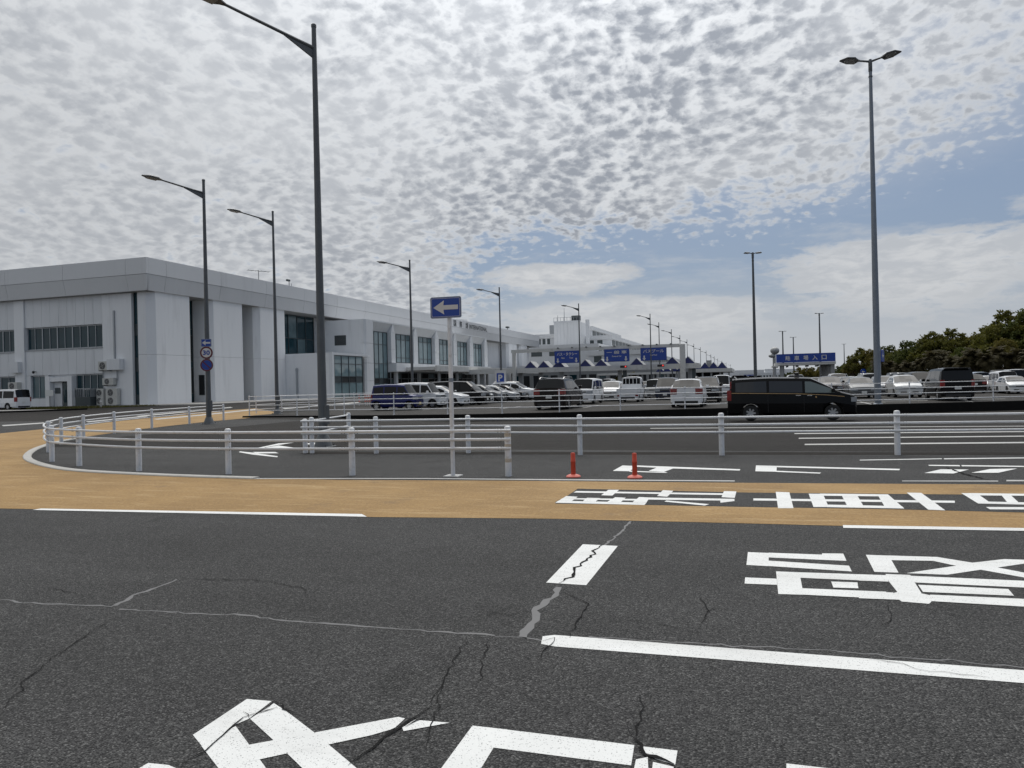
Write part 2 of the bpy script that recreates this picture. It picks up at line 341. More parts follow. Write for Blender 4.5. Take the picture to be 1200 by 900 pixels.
REDLIGHT = emit_mat('signal_red_lit', (0.8, 0.05, 0.04), 1.0)
BARK = base_mat('bark', (0.075, 0.055, 0.04), 0.9, 0, 0.3, 4, 0.4, 12)
LEAF_A = leaf_mat('leaf_olive', (0.045, 0.055, 0.012), (0.170, 0.160, 0.034))
LEAF_B = leaf_mat('leaf_green', (0.032, 0.048, 0.012), (0.125, 0.138, 0.034))
LEAF_Y = leaf_mat('leaf_yellow_olive', (0.070, 0.066, 0.016), (0.210, 0.175, 0.042))
LEAF_P = leaf_mat('palm_brown', (0.030, 0.028, 0.012), (0.105, 0.088, 0.044))
GRASS = leaf_mat('grass_dry', (0.05, 0.055, 0.015), (0.15, 0.14, 0.045))
SOIL = base_mat('soil', (0.10, 0.085, 0.05), 0.95, 0, 0.3, 2.0, 0.5, 20)
def car_paint(name, col, rough=0.28, metal=0.0):
    return base_mat('paint_' + name, col, rough, metal, 0.03, 1.0, coat=0.12, spec=0.4)
P_WHITE = car_paint('white', (0.72, 0.73, 0.74)); P_PEARL = car_paint('pearl', (0.60, 0.61, 0.61), 0.3, 0.1)
P_SILVER = car_paint('silver', (0.36, 0.37, 0.38), 0.32, 0.6); P_GREY = car_paint('grey', (0.12, 0.125, 0.13), 0.32, 0.5)
P_BLACK = base_mat('paint_black', (0.003, 0.003, 0.0035), 0.22, 0, 0.03, 1.0, spec=0.18); P_BLUE = car_paint('blue', (0.007, 0.013, 0.10), 0.25, 0.3)
P_NAVY = car_paint('navy', (0.02, 0.03, 0.06), 0.28, 0.3); P_BROWN = base_mat('paint_brown', (0.012, 0.009, 0.0085), 0.25, 0.0, 0.03, 1.0, spec=0.22)
P_LBLUE = car_paint('pale_blue', (0.26, 0.31, 0.38), 0.32, 0.4)

# ------------------------------------------------------------------ object helpers
def world_loc(o):
    p = Vector((0, 0, 0))
    while o is not None: p += o.location; o = o.parent
    return p
def tag(o, label=None, cat=None, group=None, kind=None):
    if label: o['label'] = label
    if cat: o['category'] = cat
    if group: o['group'] = group
    if kind: o['kind'] = kind
    return o
def thing(name, label, cat, loc=(0, 0, 0), group=None):
    o = bpy.data.objects.new(name, None); COL.objects.link(o); o.location = loc; o.empty_display_size = 0.3
    return tag(o, label, cat, group)
class MB:
    """collects shapes and links them as ONE mesh object"""
    def __init__(self): self.v = []; self.f = []; self.mi = []; self.sm = []
    def add(self, vs, fs, mi=0, smooth=False):
        b = len(self.v); self.v += [tuple(x) for x in vs]
        for f in fs: self.f.append(tuple(b + i for i in f)); self.mi.append(mi); self.sm.append(smooth)
        return self
    def box(self, x0, x1, y0, y1, z0, z1, mi=0):
        x0, x1 = min(x0, x1), max(x0, x1); y0, y1 = min(y0, y1), max(y0, y1)
        vs = [(x, y, z) for z in (z0, z1) for x, y in ((x0, y0), (x1, y0), (x1, y1), (x0, y1))]
        return self.add(vs, [(3, 2, 1, 0), (4, 5, 6, 7), (0, 1, 5, 4), (1, 2, 6, 5), (2, 3, 7, 6), (3, 0, 4, 7)], mi)
    def bbox(self, x0, x1, y0, y1, z0, z1, b=0.02, mi=0):
        """box with chamfered edges round z and on top"""
        x0, x1 = min(x0, x1), max(x0, x1); y0, y1 = min(y0, y1), max(y0, y1)
        def ring(i, z):
            c = b
            X0, X1, Y0, Y1 = x0 + i, x1 - i, y0 + i, y1 - i
            return [(X0 + c, Y0, z), (X1 - c, Y0, z), (X1, Y0 + c, z), (X1, Y1 - c, z), (X1 - c, Y1, z), (X0 + c, Y1, z), (X0, Y1 - c, z), (X0, Y0 + c, z)]
        rings = [ring(0, z0), ring(0, z1 - b), ring(b, z1)]
        return self.loft(rings, mi)
    def loft(self, rings, mi=0, cap=True, smooth=False, closed=True):
        n = len(rings[0]); vs = [p for r in rings for p in r]; fs = []
        for k in range(len(rings) - 1):
            for i in range(n if closed else n - 1):
                j = (i + 1) % n; fs.append((k * n + i, k * n + j, (k + 1) * n + j, (k + 1) * n + i))
        self.add(vs, fs, mi, smooth)
        if cap:
            b = len(self.v) - len(vs)
            self.f.append(tuple(b + i for i in reversed(range(n)))); self.mi.append(mi); self.sm.append(False)
            self.f.append(tuple(b + (len(rings) - 1) * n + i for i in range(n))); self.mi.append(mi); self.sm.append(False)
        return self
    def cyl(self, p0, p1, r0, r1=None, n=10, mi=0, cap=True, smooth=True):
        r1 = r0 if r1 is None else r1
        return self.tube([p0, p1], [r0, r1], n, mi, cap, smooth)
    def tube(self, pts, rs, n=8, mi=0, cap=True, smooth=True):
        pts = [Vector(p) for p in pts]
        if not isinstance(rs, (list, tuple)): rs = [rs] * len(pts)
        rings = []; ref = None
        for i, p in enumerate(pts):
            d = (pts[min(i + 1, len(pts) - 1)] - pts[max(i - 1, 0)]).normalized()
            if ref is None: ref = Vector((0, 0, 1)) if abs(d.z) < 0.9 else Vector((1, 0, 0))
            a = (ref - d * ref.dot(d)).normalized(); b = d.cross(a); ref = a
            rings.append([tuple(p + (a * math.cos(2 * math.pi * k / n) + b * math.sin(2 * math.pi * k / n)) * rs[i]) for k in range(n)])
        return self.loft(rings, mi, cap, smooth)
    def lathe(self, c, prof, n=16, axis='z', mi=0, smooth=True):
        rings = []
        for r, h in prof:
            ring = []
            for k in range(n):
                a = 2 * math.pi * k / n
                if axis == 'z': ring.append((c[0] + r * math.cos(a), c[1] + r * math.sin(a), c[2] + h))
                elif axis == 'y': ring.append((c[0] + r * math.cos(a), c[1] + h, c[2] + r * math.sin(a)))
                else: ring.append((c[0] + h, c[1] + r * math.cos(a), c[2] + r * math.sin(a)))
            rings.append(ring)
        return self.loft(rings, mi, True, smooth)
    def prism(self, poly, z0, z1, mi=0):
        n = len(poly); vs = [(x, y, z0) for x, y in poly] + [(x, y, z1) for x, y in poly]
        fs = [tuple(reversed(range(n))), tuple(range(n, 2 * n))] + [(i, (i + 1) % n, n + (i + 1) % n, n + i) for i in range(n)]
        return self.add(vs, fs, mi)
    def poly(self, pts, mi=0): return self.add(pts, [tuple(range(len(pts)))], mi)
    def obj(self, name, mats, parent=None, origin=None, kind=None, recalc=True, sharp=40):
        me = bpy.data.meshes.new(name)
        off = Vector(origin) if origin is not None else (world_loc(parent) if parent is not None else Vector((0, 0, 0)))
        me.from_pydata([(x - off.x, y - off.y, z - off.z) for x, y, z in self.v], [], self.f)
        if not isinstance(mats, (list, tuple)): mats = [mats]
        for mt in mats: me.materials.append(mt)
        me.polygons.foreach_set('material_index', self.mi); me.polygons.foreach_set('use_smooth', self.sm)
        if recalc:
            bm = bmesh.new(); bm.from_mesh(me); bmesh.ops.recalc_face_normals(bm, faces=bm.faces); bm.to_mesh(me); bm.free()
        if any(self.sm): me.set_sharp_from_angle(angle=R(sharp))
        me.update()
        o = bpy.data.objects.new(name, me); COL.objects.link(o)
        if parent is not None: o.parent = parent
        elif origin is not None: o.location = origin
        if kind: o['kind'] = kind
        return o
def copy_tree(o, parent=None):
    c = o.copy(); COL.objects.link(c); c.parent = parent
    for ch in list(o.children): copy_tree(ch, c)
    return c
def relabel(o, label, loc=None, rz=None, scale=None):
    o['label'] = label
    if loc is not None: o.location = loc
    if rz is not None: o.rotation_euler = (0, 0, rz)
    if scale is not None: o.scale = (scale,) * 3
    return o
def text_part(body, name, mat, parent, origin, right, upv, width=None, height=None, depth=0.01, bold=0.018):
    """lettering as real raised outlines, centred on origin"""
    cu = bpy.data.curves.new(name, 'FONT'); cu.body = body; cu.align_x = 'CENTER'; cu.resolution_u = 2; cu.offset = bold
    o = bpy.data.objects.new(name, cu); COL.objects.link(o)
    dg = bpy.context.evaluated_depsgraph_get(); dg.update()
    me = bpy.data.meshes.new_from_object(o.evaluated_get(dg)); bpy.data.objects.remove(o); bpy.data.curves.remove(cu)
    xs = [v.co.x for v in me.vertices]; ys = [v.co.y for v in me.vertices]
    x0, x1, y0, y1 = min(xs), max(xs), min(ys), max(ys)
    sx = width / (x1 - x0) if width else height / (y1 - y0); sy = height / (y1 - y0) if height else sx
    right = Vector(right).normalized(); upv = Vector(upv).normalized(); nrm = right.cross(upv)
    base = Vector(origin) - world_loc(parent)
    for v in me.vertices:
        v.co = base + right * ((v.co.x - (x0 + x1) / 2) * sx) + upv * ((v.co.y - (y0 + y1) / 2) * sy) + nrm * depth
    me.materials.clear(); me.materials.append(mat)
    t = bpy.data.objects.new(name, me); COL.objects.link(t); t.parent = parent
    return t

# ------------------------------------------------------------------ ground
def sheet(name, poly, mat, lift, parent=None, step=2.0, kind='structure', zf=zg):
    """a flat polygon cut on a grid and laid on the ground, a little above it"""
    bm = bmesh.new(); f0 = bm.faces.new([bm.verts.new((x, y, 0)) for x, y in poly]); f0.normal_update()
    bmesh.ops.triangulate(bm, faces=[f0], ngon_method='EAR_CLIP')
    xs = [p[0] for p in poly]; ys = [p[1] for p in poly]
    for ax, vals in ((0, xs), (1, ys)):
        lo, hi = max(min(vals), -60), min(max(vals), 80)
        k = math.ceil(lo / step)
        while k * step < hi:
            co = (k * step, 0, 0) if ax == 0 else (0, k * step, 0); no = (1, 0, 0) if ax == 0 else (0, 1, 0)
            if (ax == 0 and -50 <= k * step <= -12) or (ax == 1 and 18 <= k * step <= 64):
                bmesh.ops.bisect_plane(bm, geom=bm.verts[:] + bm.edges[:] + bm.faces[:], plane_co=co, plane_no=no)
            k += 1
    for v in bm.verts: v.co.z = zf(v.co.x, v.co.y) + lift
    bmesh.ops.recalc_face_normals(bm, faces=bm.faces)
    for f in bm.faces:
        if f.normal.z < 0: f.normal_flip()
    me = bpy.data.meshes.new(name); bm.to_mesh(me); bm.free(); me.materials.append(mat)
    o = bpy.data.objects.new(name, me); COL.objects.link(o)
    if parent: o.parent = parent
    elif kind: o['kind'] = kind
    return o
def build_ground():
    xs = [-3000, -400, -120] + [-100 + 4 * i for i in range(12)] + [-52 + 2 * i for i in range(21)] + [-10, 0, 20, 60, 120, 400, 3000]
    ys = [-600, -60, -12, 0, 8, 17.2] + [18 + 2 * i for i in range(24)] + [68, 80, 110, 160, 260, 600, 5000]
    vs = [(x, y, zg(x, y)) for y in ys for x in xs]; n = len(xs)
    fs = [(j * n + i, j * n + i + 1, (j + 1) * n + i + 1, (j + 1) * n + i) for j in range(len(ys) - 1) for i in range(n - 1)]
    mb = MB().add(vs, fs)
    for q, f in enumerate(fs):
        mx = sum(vs[k][0] for k in f) / 4; my = sum(vs[k][1] for k in f) / 4
        if my > 17.2 and (mx > -22 or my > 34): mb.mi[q] = 1
    return mb.obj('road', [ASPH, ASPH2], kind='structure', recalc=False)
road = build_ground()
G = gnd
tan_far = [(26, 9.85), (26, 14.3)]
tan = [(-60, 594), (0, 596), (200, 600), (424, 606), (640, 608), (850, 613), (1260, 624), (1260, 569), (870, 566), (600, 563.5), (400, 562.5), (200, 558.5),
       (100, 553.5), (62, 549), (38, 543), (29, 537), (30, 531.5), (42, 524.5), (66, 517.5), (100, 512), (150, 505), (200, 499), (250, 493.5), (286, 490.5),
       (330, 484), (300, 478.5), (215, 484.5), (150, 492), (60, 502), (0, 508), (-60, 513)]
sheet('ochre_path', [q for p in tan for q in ((gz(*p)[:2],) if p[0] < 1250 else ((tan_far[0],) if p[1] > 600 else (tan_far[1],)))], OCHRE, 0.003)
sheet('asphalt_patch', [G(*p) for p in ((677, 573), (880, 577.6), (1260, 581), (1260, 602.5), (1040, 597), (870, 594.3), (755, 592), (652, 590.5), (650, 589), (664, 582))], ASPH, 0.0045)

GUT = base_mat('gutter_dirt', (0.020, 0.018, 0.016), 0.95, 0, 0.4, 2.2, 0.6, 30, ((0.05, 0.045, 0.038), 0.6), spec=0.1)
sheet('gutter', [(-10.6, 15.75), (-3, 16.15), (3, 16.55), (30, 17.6), (30, 18.3), (3, 17.1), (-3, 16.75), (-10.6, 16.4)], GUT, 0.003)
# painted markings: each stroke its own thin sheet; parts of the road
def mark(name, pts, mat=None, lift=0.009): return sheet(name, pts, mat or PAINT, lift, road)
def marks(name, k, ox, oy, polys, mat=None):
    for q, p in enumerate(polys):
        near = min(oy + y / k for x, y in p) > 625                      # straight on the asphalt, not over the ochre path
        mark(name, [gz(ox + x / k, oy + y / k)[:2] for x, y in p], mat, (0.0020 if near else 0.0055) + 0.0003 * q)
marks('painted_character', 5.0, 640, 535, [
    [(53, 273), (72, 261), (588, 272), (576, 286)], [(86, 252), (100, 245), (602, 252), (592, 262)],
    [(72, 262), (118, 234), (185, 238), (150, 264)], [(213, 266), (240, 244), (318, 246), (287, 268)], [(355, 270), (405, 241), (466, 244), (437, 271)],
    [(503, 273), (545, 240), (606, 243), (588, 272)],
    [(606, 243), (1105, 251), (1100, 262), (597, 255)], [(1020, 262), (1100, 253), (1105, 264), (1022, 274)],
    [(160, 214), (178, 205), (1110, 220), (1108, 230)], [(322, 230), (365, 198), (428, 198), (388, 232)],
    [(650, 235), (685, 200), (745, 204), (710, 239)], [(1028, 242), (1042, 206), (1115, 208), (1105, 246)], [(693, 268), (705, 261), (957, 283), (930, 291)]])
marks('painted_character', 3.636, 870, 535, [
    [(47, 180), (905, 190), (905, 199), (47, 189)], [(142, 152), (200, 154), (218, 222), (152, 222)],
    [(282, 160), (343, 161), (368, 217), (303, 217)], [(420, 162), (487, 163), (520, 220), (450, 218)], [(575, 163), (620, 163), (690, 224), (610, 222)],
    [(330, 160), (600, 163), (603, 172), (335, 169)], [(355, 207), (680, 214), (690, 224), (360, 218)], [(700, 156), (762, 157), (865, 232), (792, 229)],
    [(932, 158), (1000, 160), (1062, 203), (1005, 203)], [(960, 158), (1250, 162), (1250, 170), (970, 168)], [(1010, 194), (1250, 199), (1250, 209), (1005, 203)],
    [(1100, 163), (1140, 164), (1182, 203), (1132, 202)], [(1037, 218), (1250, 219), (1250, 229), (1055, 228)]])
marks('lane_line', 3.636, 870, 535, [[(428, 294), (1400, 310), (1400, 322), (430, 306)], [(500, 15), (850, 9), (850, 12), (500, 18)], [(858, 9), (1300, 4), (1300, 8), (860, 13)]])
marks('lane_line', 3.636, 870, 535, [[(680, 104), (1090, 104), (1090, 108), (680, 107)], [(1125, 101), (1300, 102), (1300, 107), (1125, 107)]], PAINT_OLD)
marks('lane_line', 5.0, 640, 535, [[(-1750, 128), (-700, 128), (0, 134), (1105, 142), (1105, 148), (0, 140), (-700, 133), (-1750, 133)]], PAINT_OLD)
marks('lane_arrow', 5.0, 640, 535, [[(390, 86), (447, 54), (530, 57), (490, 88)], [(600, 86), (660, 62), (757, 67), (690, 92)], [(530, 54), (1138, 76), (1133, 84), (750, 72), (530, 62)], [(490, 85), (712, 94), (700, 98), (488, 91)]])
marks('lane_arrow', 3.636, 870, 535, [[(58, 39), (147, 41), (145, 66), (55, 64)], [(147, 41), (672, 54), (668, 60), (147, 47)], [(145, 62), (335, 70), (330, 74), (145, 67)],
    [(792, 37), (925, 38), (928, 43), (795, 41)], [(933, 38), (1300, 43), (1300, 47), (935, 43)], [(775, 72), (845, 56), (965, 57), (900, 74)], [(975, 71), (1055, 55), (1172, 53), (1090, 71)]])
marks('painted_character', 6.667, 860, 640, [
    [(110, 48), (274, 55), (270, 158), (98, 148)], [(272, 53), (688, 68), (690, 58), (855, 60), (880, 117), (272, 90)], [(266, 115), (900, 155), (922, 200), (266, 157)],
    [(88, 247), (335, 257), (338, 305), (84, 295)], [(330, 200), (512, 207), (545, 383), (347, 377)], [(505, 207), (1190, 230), (1190, 280), (515, 250)],
    [(760, 280), (965, 287), (973, 333), (778, 327)], [(535, 333), (1190, 360), (1190, 415), (540, 383)]])
marks('painted_character', 6.0, 1000, 640, [
    [(88, 62), (250, 68), (318, 188), (148, 182)], [(240, 67), (590, 78), (850, 120), (1300, 207), (1300, 240), (900, 168), (700, 135), (560, 105), (255, 100)],
    [(372, 192), (720, 140), (840, 118), (1060, 93), (1300, 101), (1300, 118), (1200, 125), (1030, 150), (880, 170), (660, 203)],
    [(226, 198), (400, 205), (480, 335), (550, 350), (550, 392), (532, 408), (340, 392), (262, 338), (310, 325), (250, 250)],
    [(40, 203), (235, 208), (248, 252), (40, 245)], [(395, 211), (1300, 251), (1300, 299), (425, 258)], [(455, 275), (1090, 305), (1130, 352), (490, 325)],
    [(540, 345), (1300, 379), (1300, 435), (545, 390)], [(40, 320), (280, 330), (330, 381), (40, 370)]])
marks('painted_character', 3.158, 150, 810, [
    [(240, 163), (440, 30), (532, 38), (448, 103), (390, 128), (288, 222)], [(272, 205), (398, 130), (535, 320), (380, 345)],
    [(452, 104), (540, 46), (585, 75), (690, 155), (850, 290), (800, 345), (690, 330), (535, 180)],
    [(440, 202), (1000, 97), (1025, 103), (985, 140), (900, 165), (438, 265)], [(1015, 137), (1062, 108), (1190, 119), (1020, 150)], [(20, 300), (75, 268), (150, 276), (230, 310)]])
marks('painted_character', 2.609, 500, 840, [
    [(140, 28), (247, 40), (205, 95), (150, 185), (25, 185)], [(240, 40), (635, 88), (625, 150), (200, 95)], [(660, 92), (767, 105), (760, 148), (700, 131), (670, 112)],
    [(640, 132), (676, 125), (678, 170), (632, 170)], [(692, 140), (755, 155), (755, 180), (688, 175)], [(1100, 145), (1280, 166), (1280, 190), (1100, 185)]])
marks('lane_line', 1.0, 0, 0, [[(38, 598), (48, 596.3), (424, 602.8), (430, 606)], [(683, 638), (724, 640), (687, 686), (640, 683)],
    [(636, 746), (650, 744.5), (1200, 786), (1300, 794), (1300, 810), (1200, 801), (650, 758), (634, 755)]])
marks('lane_line', 1.0, 0, 0, [[(931, 507.8), (1280, 504.8), (1280, 505.8), (931, 508.8)], [(936, 513.3), (1280, 510), (1280, 511.2), (936, 514.4)], [(943, 520.4), (1280, 517.4), (1280, 519), (943, 521.8)],
    [(762, 501.8), (1280, 498.8), (1280, 499.4), (762, 502.4)]], PAINT_OLD)
marks('hatch_marking', 5.217, 250, 500, [[(155, 157), (165, 152), (240, 160), (395, 182), (390, 188), (240, 172)], [(215, 143), (400, 103), (495, 98), (350, 121), (232, 146)],
    [(320, 128), (400, 116), (525, 135), (420, 140)], [(240, 156), (380, 156), (400, 164), (262, 165)], [(560, 104), (645, 97), (620, 119)]])
marks('hatch_marking', 1.0, 0, 0, [[(2, 498.3), (60, 494.6), (62, 495.6), (4, 499.6)], [(100, 494), (170, 487.2), (174, 488), (104, 495)],
    [(180, 491), (300, 479.2), (303, 479.9), (184, 491.9)], [(160, 487.5), (270, 477), (273, 477.7), (164, 488.3)], [(330, 478.5), (420, 471.2), (423, 471.9), (334, 479.4)]], PAINT_OLD)

def crack(name, pts, width, mat, lift, jit=0.35, grow=True):
    """a ragged thin strip along a line on the road"""
    pts = [Vector((*G(*p), 0)) for p in pts]; fine = []
    for a, b in zip(pts, pts[1:]):
        n = max(2, int((b - a).length / 0.06)); d = b - a; nn = Vector((-d.y, d.x, 0)).normalized()
        for k in range(n):
            q = a + d * (k / n)
            if k: q += nn * rnd.gauss(0, 0.018) * jit * 2
            fine.append(q)
    fine.append(pts[-1]); L = []; Rr = []
    for i, p in enumerate(fine):
        d = (fine[min(i + 1, len(fine) - 1)] - fine[max(i - 1, 0)]).normalized(); nn = Vector((-d.y, d.x, 0))
        taper = min(1.0, 0.25 + 4 * min(i, len(fine) - 1 - i) / len(fine)) if grow else 1.0
        w = width * taper * rnd.uniform(0.45, 1.35) / 2
        L.append((p.x + nn.x * w, p.y + nn.y * w, lift)); Rr.append((p.x - nn.x * w, p.y - nn.y * w, lift))
    n = len(L); mb = MB(); mb.add(L + Rr, [(i, n + i, n + i + 1, i + 1) for i in range(n - 1)])
    o = mb.obj(name, mat, road, recalc=False); return o
for pts, w in (([(739, 611), (725, 626), (713, 636), (710, 640)], .03), ([(655, 688), (651, 698), (630, 712), (628, 727), (615, 740), (612, 748)], .055),
               ([(0, 703), (60, 708), (132, 711)], .022), ([(140, 714), (300, 722), (330, 727), (450, 736), (580, 745)], .022), ([(580, 746), (612, 747), (640, 752)], .014),
               ([(690, 746), (870, 757), (1000, 765), (1210, 783)], .016), ([(134, 710), (155, 698), (185, 688), (207, 679)], .032)):
    crack('sealant_strip', pts, w, SEAL, 0.0012, 0.3, False)
for pts, w in (([(706, 639), (694, 646), (698, 650), (688, 655), (673, 668), (672, 674), (655, 684)], .03), ([(207, 679), (290, 680), (320, 683), (355, 690), (362, 698)], .016),
               ([(135, 724), (90, 752), (40, 790), (0, 838)], .011), ([(660, 694), (690, 708), (675, 730), (668, 748)], .014), ([(548, 750), (535, 770), (520, 800), (500, 830)], .011),
               ([(572, 752), (563, 775), (566, 795), (545, 808)], .011), ([(750, 815), (752, 845), (745, 868)], .012), ([(745, 868), (752, 880), (768, 888), (790, 897)], .026), ([(745, 870), (735, 850)], .008),
               ([(322, 822), (303, 836), (275, 850), (262, 862), (240, 882), (212, 898)], .017), ([(322, 823), (332, 832), (345, 836)], .016), ([(325, 830), (300, 838)], .010), ([(285, 835), (292, 843)], .008),
               ([(508, 826), (492, 838), (478, 846), (462, 858), (445, 870), (425, 885), (408, 898)], .017), ([(468, 852), (448, 862)], .010), ([(502, 841), (475, 853)], .012),
               ([(560, 715), (600, 722), (622, 716)], .010), ([(610, 708), (560, 725)], .009), ([(636, 752), (650, 748), (640, 760), (634, 775)], .012), ([(30, 700), (62, 690), (110, 702)], .009),
               ([(300, 725), (345, 716), (420, 712)], .008), ([(1040, 708), (1041, 716), (1044, 724), (1036, 740)], .009), ([(820, 733), (828, 720), (840, 712)], .010), ([(1010, 770), (1090, 788), (1160, 795)], .007),
               ([(820, 700), (832, 720)], .008), ([(700, 730), (760, 728), (830, 745)], .007), ([(1108, 548), (1130, 556), (1160, 563)], .05), ([(520, 800), (505, 850), (498, 880)], .008)):
    crack('crack', pts, w * (0.85 if w > .02 else 0.62), CRACK, 0.0095 if pts[0][1] < 600 else 0.0064, 0.32)

# low kerb round the nose of the ochre path
def ribbon(name, pts, width, h, mat, parent=None, z=None, kind=None, steps=3):
    P = []
    pts = [Vector(p) for p in pts]
    for i in range(len(pts) - 1):
        p0, p1, p2, p3 = pts[max(i - 1, 0)], pts[i], pts[i + 1], pts[min(i + 2, len(pts) - 1)]
        for k in range(steps):
            u = k / steps
            P.append(0.5 * ((2 * p1) + (p2 - p0) * u + (2 * p0 - 5 * p1 + 4 * p2 - p3) * u * u + (3 * p1 - p0 - 3 * p2 + p3) * u ** 3))
    P.append(pts[-1]); rings = []
    for i, p in enumerate(P):
        d = (P[min(i + 1, len(P) - 1)] - P[max(i - 1, 0)]).normalized(); nn = Vector((-d.y, d.x, 0)); w = width / 2
        z0 = zg(p.x, p.y) if z is None else z
        a, b = p + nn * w, p - nn * w; c = min(0.02, h / 2)
        rings.append([(a.x, a.y, z0 - 0.02), (a.x, a.y, z0 + h - c), (a.x - nn.x * c, a.y - nn.y * c, z0 + h), (b.x + nn.x * c, b.y + nn.y * c, z0 + h), (b.x, b.y, z0 + h - c), (b.x, b.y, z0 - 0.02)])
    return MB().loft(rings).obj(name, mat, parent, kind=kind)
ribbon('kerb', [(*gz(*p)[:2], 0) for p in ((300, 561), (200, 557.8), (100, 552.7), (62, 548), (40, 542), (32, 537), (34, 531.5), (44, 525.5), (66, 518.5), (88, 514.5))], 0.19, 0.03, KERBW, kind='structure')

# ------------------------------------------------------------------ car park slab and its wall
wall_px = [(287, 487.6), (384, 487), (480, 487), (560, 485.5), (655, 484), (727, 482.7), (800, 481), (885, 479.3), (974, 477.8), (1067, 475.8), (1166, 473)]
wall_line = [G(x, y, LOT) for x, y in wall_px]
def smooth_line(ln):
    out = [ln[0]]
    for a, b, c in zip(ln, ln[1:], ln[2:]): out.append(((a[0] + 2 * b[0] + c[0]) / 4, (a[1] + 2 * b[1] + c[1]) / 4))
    return out + [ln[-1]]
wall_line = smooth_line(smooth_line(wall_line))
dlast = (wall_line[-1][0] - wall_line[-2][0], wall_line[-1][1] - wall_line[-2][1])
wall_line.append((wall_line[-1][0] + dlast[0] * 9, wall_line[-1][1] + dlast[1] * 9))
lot_poly = wall_line + [(150, wall_line[-1][1] + 10), (150, 260), (-24, 260), (wall_line[0][0] - 0.5, wall_line[0][1] + 14)]
MB().prism(lot_poly, -0.9, LOT).obj('car_park', ASPH3, kind='structure')
# retaining kerb in front of the slab
rw = MB()
rings = []
for i, (x, y) in enumerate(wall_line):
    d = Vector(wall_line[min(i + 1, len(wall_line) - 1)]) - Vector(wall_line[max(i - 1, 0)]); n = Vector((d.y, -d.x)).normalized()
    rings.append([(x + n.x * .25, y + n.y * .25, -0.6), (x + n.x * .20, y + n.y * .20, LOT - 0.005 + .11 * ramp(x, -14, 4)), (x + n.x * .18, y + n.y * .18, LOT + 0.012 + .11 * ramp(x, -14, 4)), (x - n.x * .02, y - n.y * .02, LOT + 0.012 + .11 * ramp(x, -14, 4)), (x - n.x * .02, y - n.y * .02, -0.6)])
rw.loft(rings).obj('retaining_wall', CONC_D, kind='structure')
# bay lines in the car park
for i in range(15):
    t0 = -20 + i * 5.2
    MB().box(t0, t0 + 0.12, 43.2, 47.6, LOT + 0.004, LOT + 0.008).obj('bay_line', PAINT_OLD, bpy.data.objects['car_park'])
for i, p in enumerate(((700, 476), (745, 475), (1010, 472), (1060, 470), (820, 474), (1150, 468))):
    t, s = G(*p, LOT); MB().box(t - 1.2, t + 1.2, s - .15, s + .15, LOT + 0.009, LOT + 0.012).obj('bay_line', PAINT_OLD, bpy.data.objects['car_park'])

# ------------------------------------------------------------------ guard rails
def catmull(pts, steps=6):
    P = []
    for i in range(len(pts) - 1):
        p0, p1, p2, p3 = pts[max(i - 1, 0)], pts[i], pts[i + 1], pts[min(i + 2, len(pts) - 1)]
        for k in range(steps):
            u = k / steps
            P.append(0.5 * ((2 * p1) + (p2 - p0) * u + (2 * p0 - 5 * p1 + 4 * p2 - p3) * u * u + (3 * p1 - p0 - 3 * p2 + p3) * u ** 3))
    return P + [pts[-1]]
def guard_rail(label, pts, rails, post_h, post_r, rail_r, curved=True, rail_off=None, bolts=True, rust=(), over=0.0):
    pts = [Vector(p) for p in pts]
    root = thing('guard_rail', label, 'guard rail', tuple(pts[0]), None)
    for i, p in enumerate(pts):
        mb = MB()
        mb.lathe(p, [(post_r, -0.05), (post_r, post_h - 0.03), (post_r * 0.92, post_h - 0.01), (post_r * 0.55, post_h)], 14)
        po = mb.obj('post', POSTW, root)
        MB().lathe(p, [(post_r * 1.06, post_h - 0.075), (post_r * 1.06, post_h - 0.02), (post_r * 0.9, post_h + 0.004), (post_r * 0.5, post_h + 0.012)], 14).obj('cap', RAIL, po)
        if i in rust:
            for h in (post_h - 0.14, post_h - 0.33, post_h - 0.58):
                MB().lathe(p, [(post_r * 1.02, h - 0.035), (post_r * 1.025, h), (post_r * 1.02, h + 0.03)], 14).obj('rust_band', RUST, po)
    path = catmull(list(pts)) if curved else list(pts)
    if over:
        path = [path[0] - (path[1] - path[0]).normalized() * over] + path
        if not rust: path = path + [path[-1] + (path[-1] - path[-2]).normalized() * over]
        else: path = path + [path[-1] + (path[-1] - path[-2]).normalized() * 0.07]
    for h in rails:
        q = []
        for i, p in enumerate(path):
            d = (path[min(i + 1, len(path) - 1)] - path[max(i - 1, 0)]).normalized(); n = Vector((d.y, -d.x, 0))
            off = rail_off if rail_off is not None else post_r + rail_r * 0.6
            q.append(p + n * off + Vector((0, 0, h)))
        MB().tube(q, rail_r, 10).obj('rail', RAIL, root)
        if bolts:
            for i, p in enumerate(pts):
                d = (pts[min(i + 1, len(pts) - 1)] - pts[max(i - 1, 0)]).normalized(); n = Vector((d.y, -d.x, 0))
                off = rail_off if rail_off is not None else post_r + rail_r * 0.6
                c = p + n * off + Vector((0, 0, h))
                for sgn in (-1, 1):
                    if (i == 0 and sgn < 0) or (i == len(pts) - 1 and sgn > 0): continue
                    sv = MB().tube([c + d * (sgn * 0.075), c + d * (sgn * 0.19)], rail_r * 1.12, 10).obj('rail_sleeve', RAIL, root)
                    for k in (0.10, 0.155):
                        e = c + d * (sgn * k); MB().cyl(e - Vector((0, 0, rail_r * 1.4)), e + Vector((0, 0, rail_r * 1.4)), 0.011, None, 5).obj('bolt', BOLT, sv)
    return root
R3 = (0.80, 0.645, 0.49)
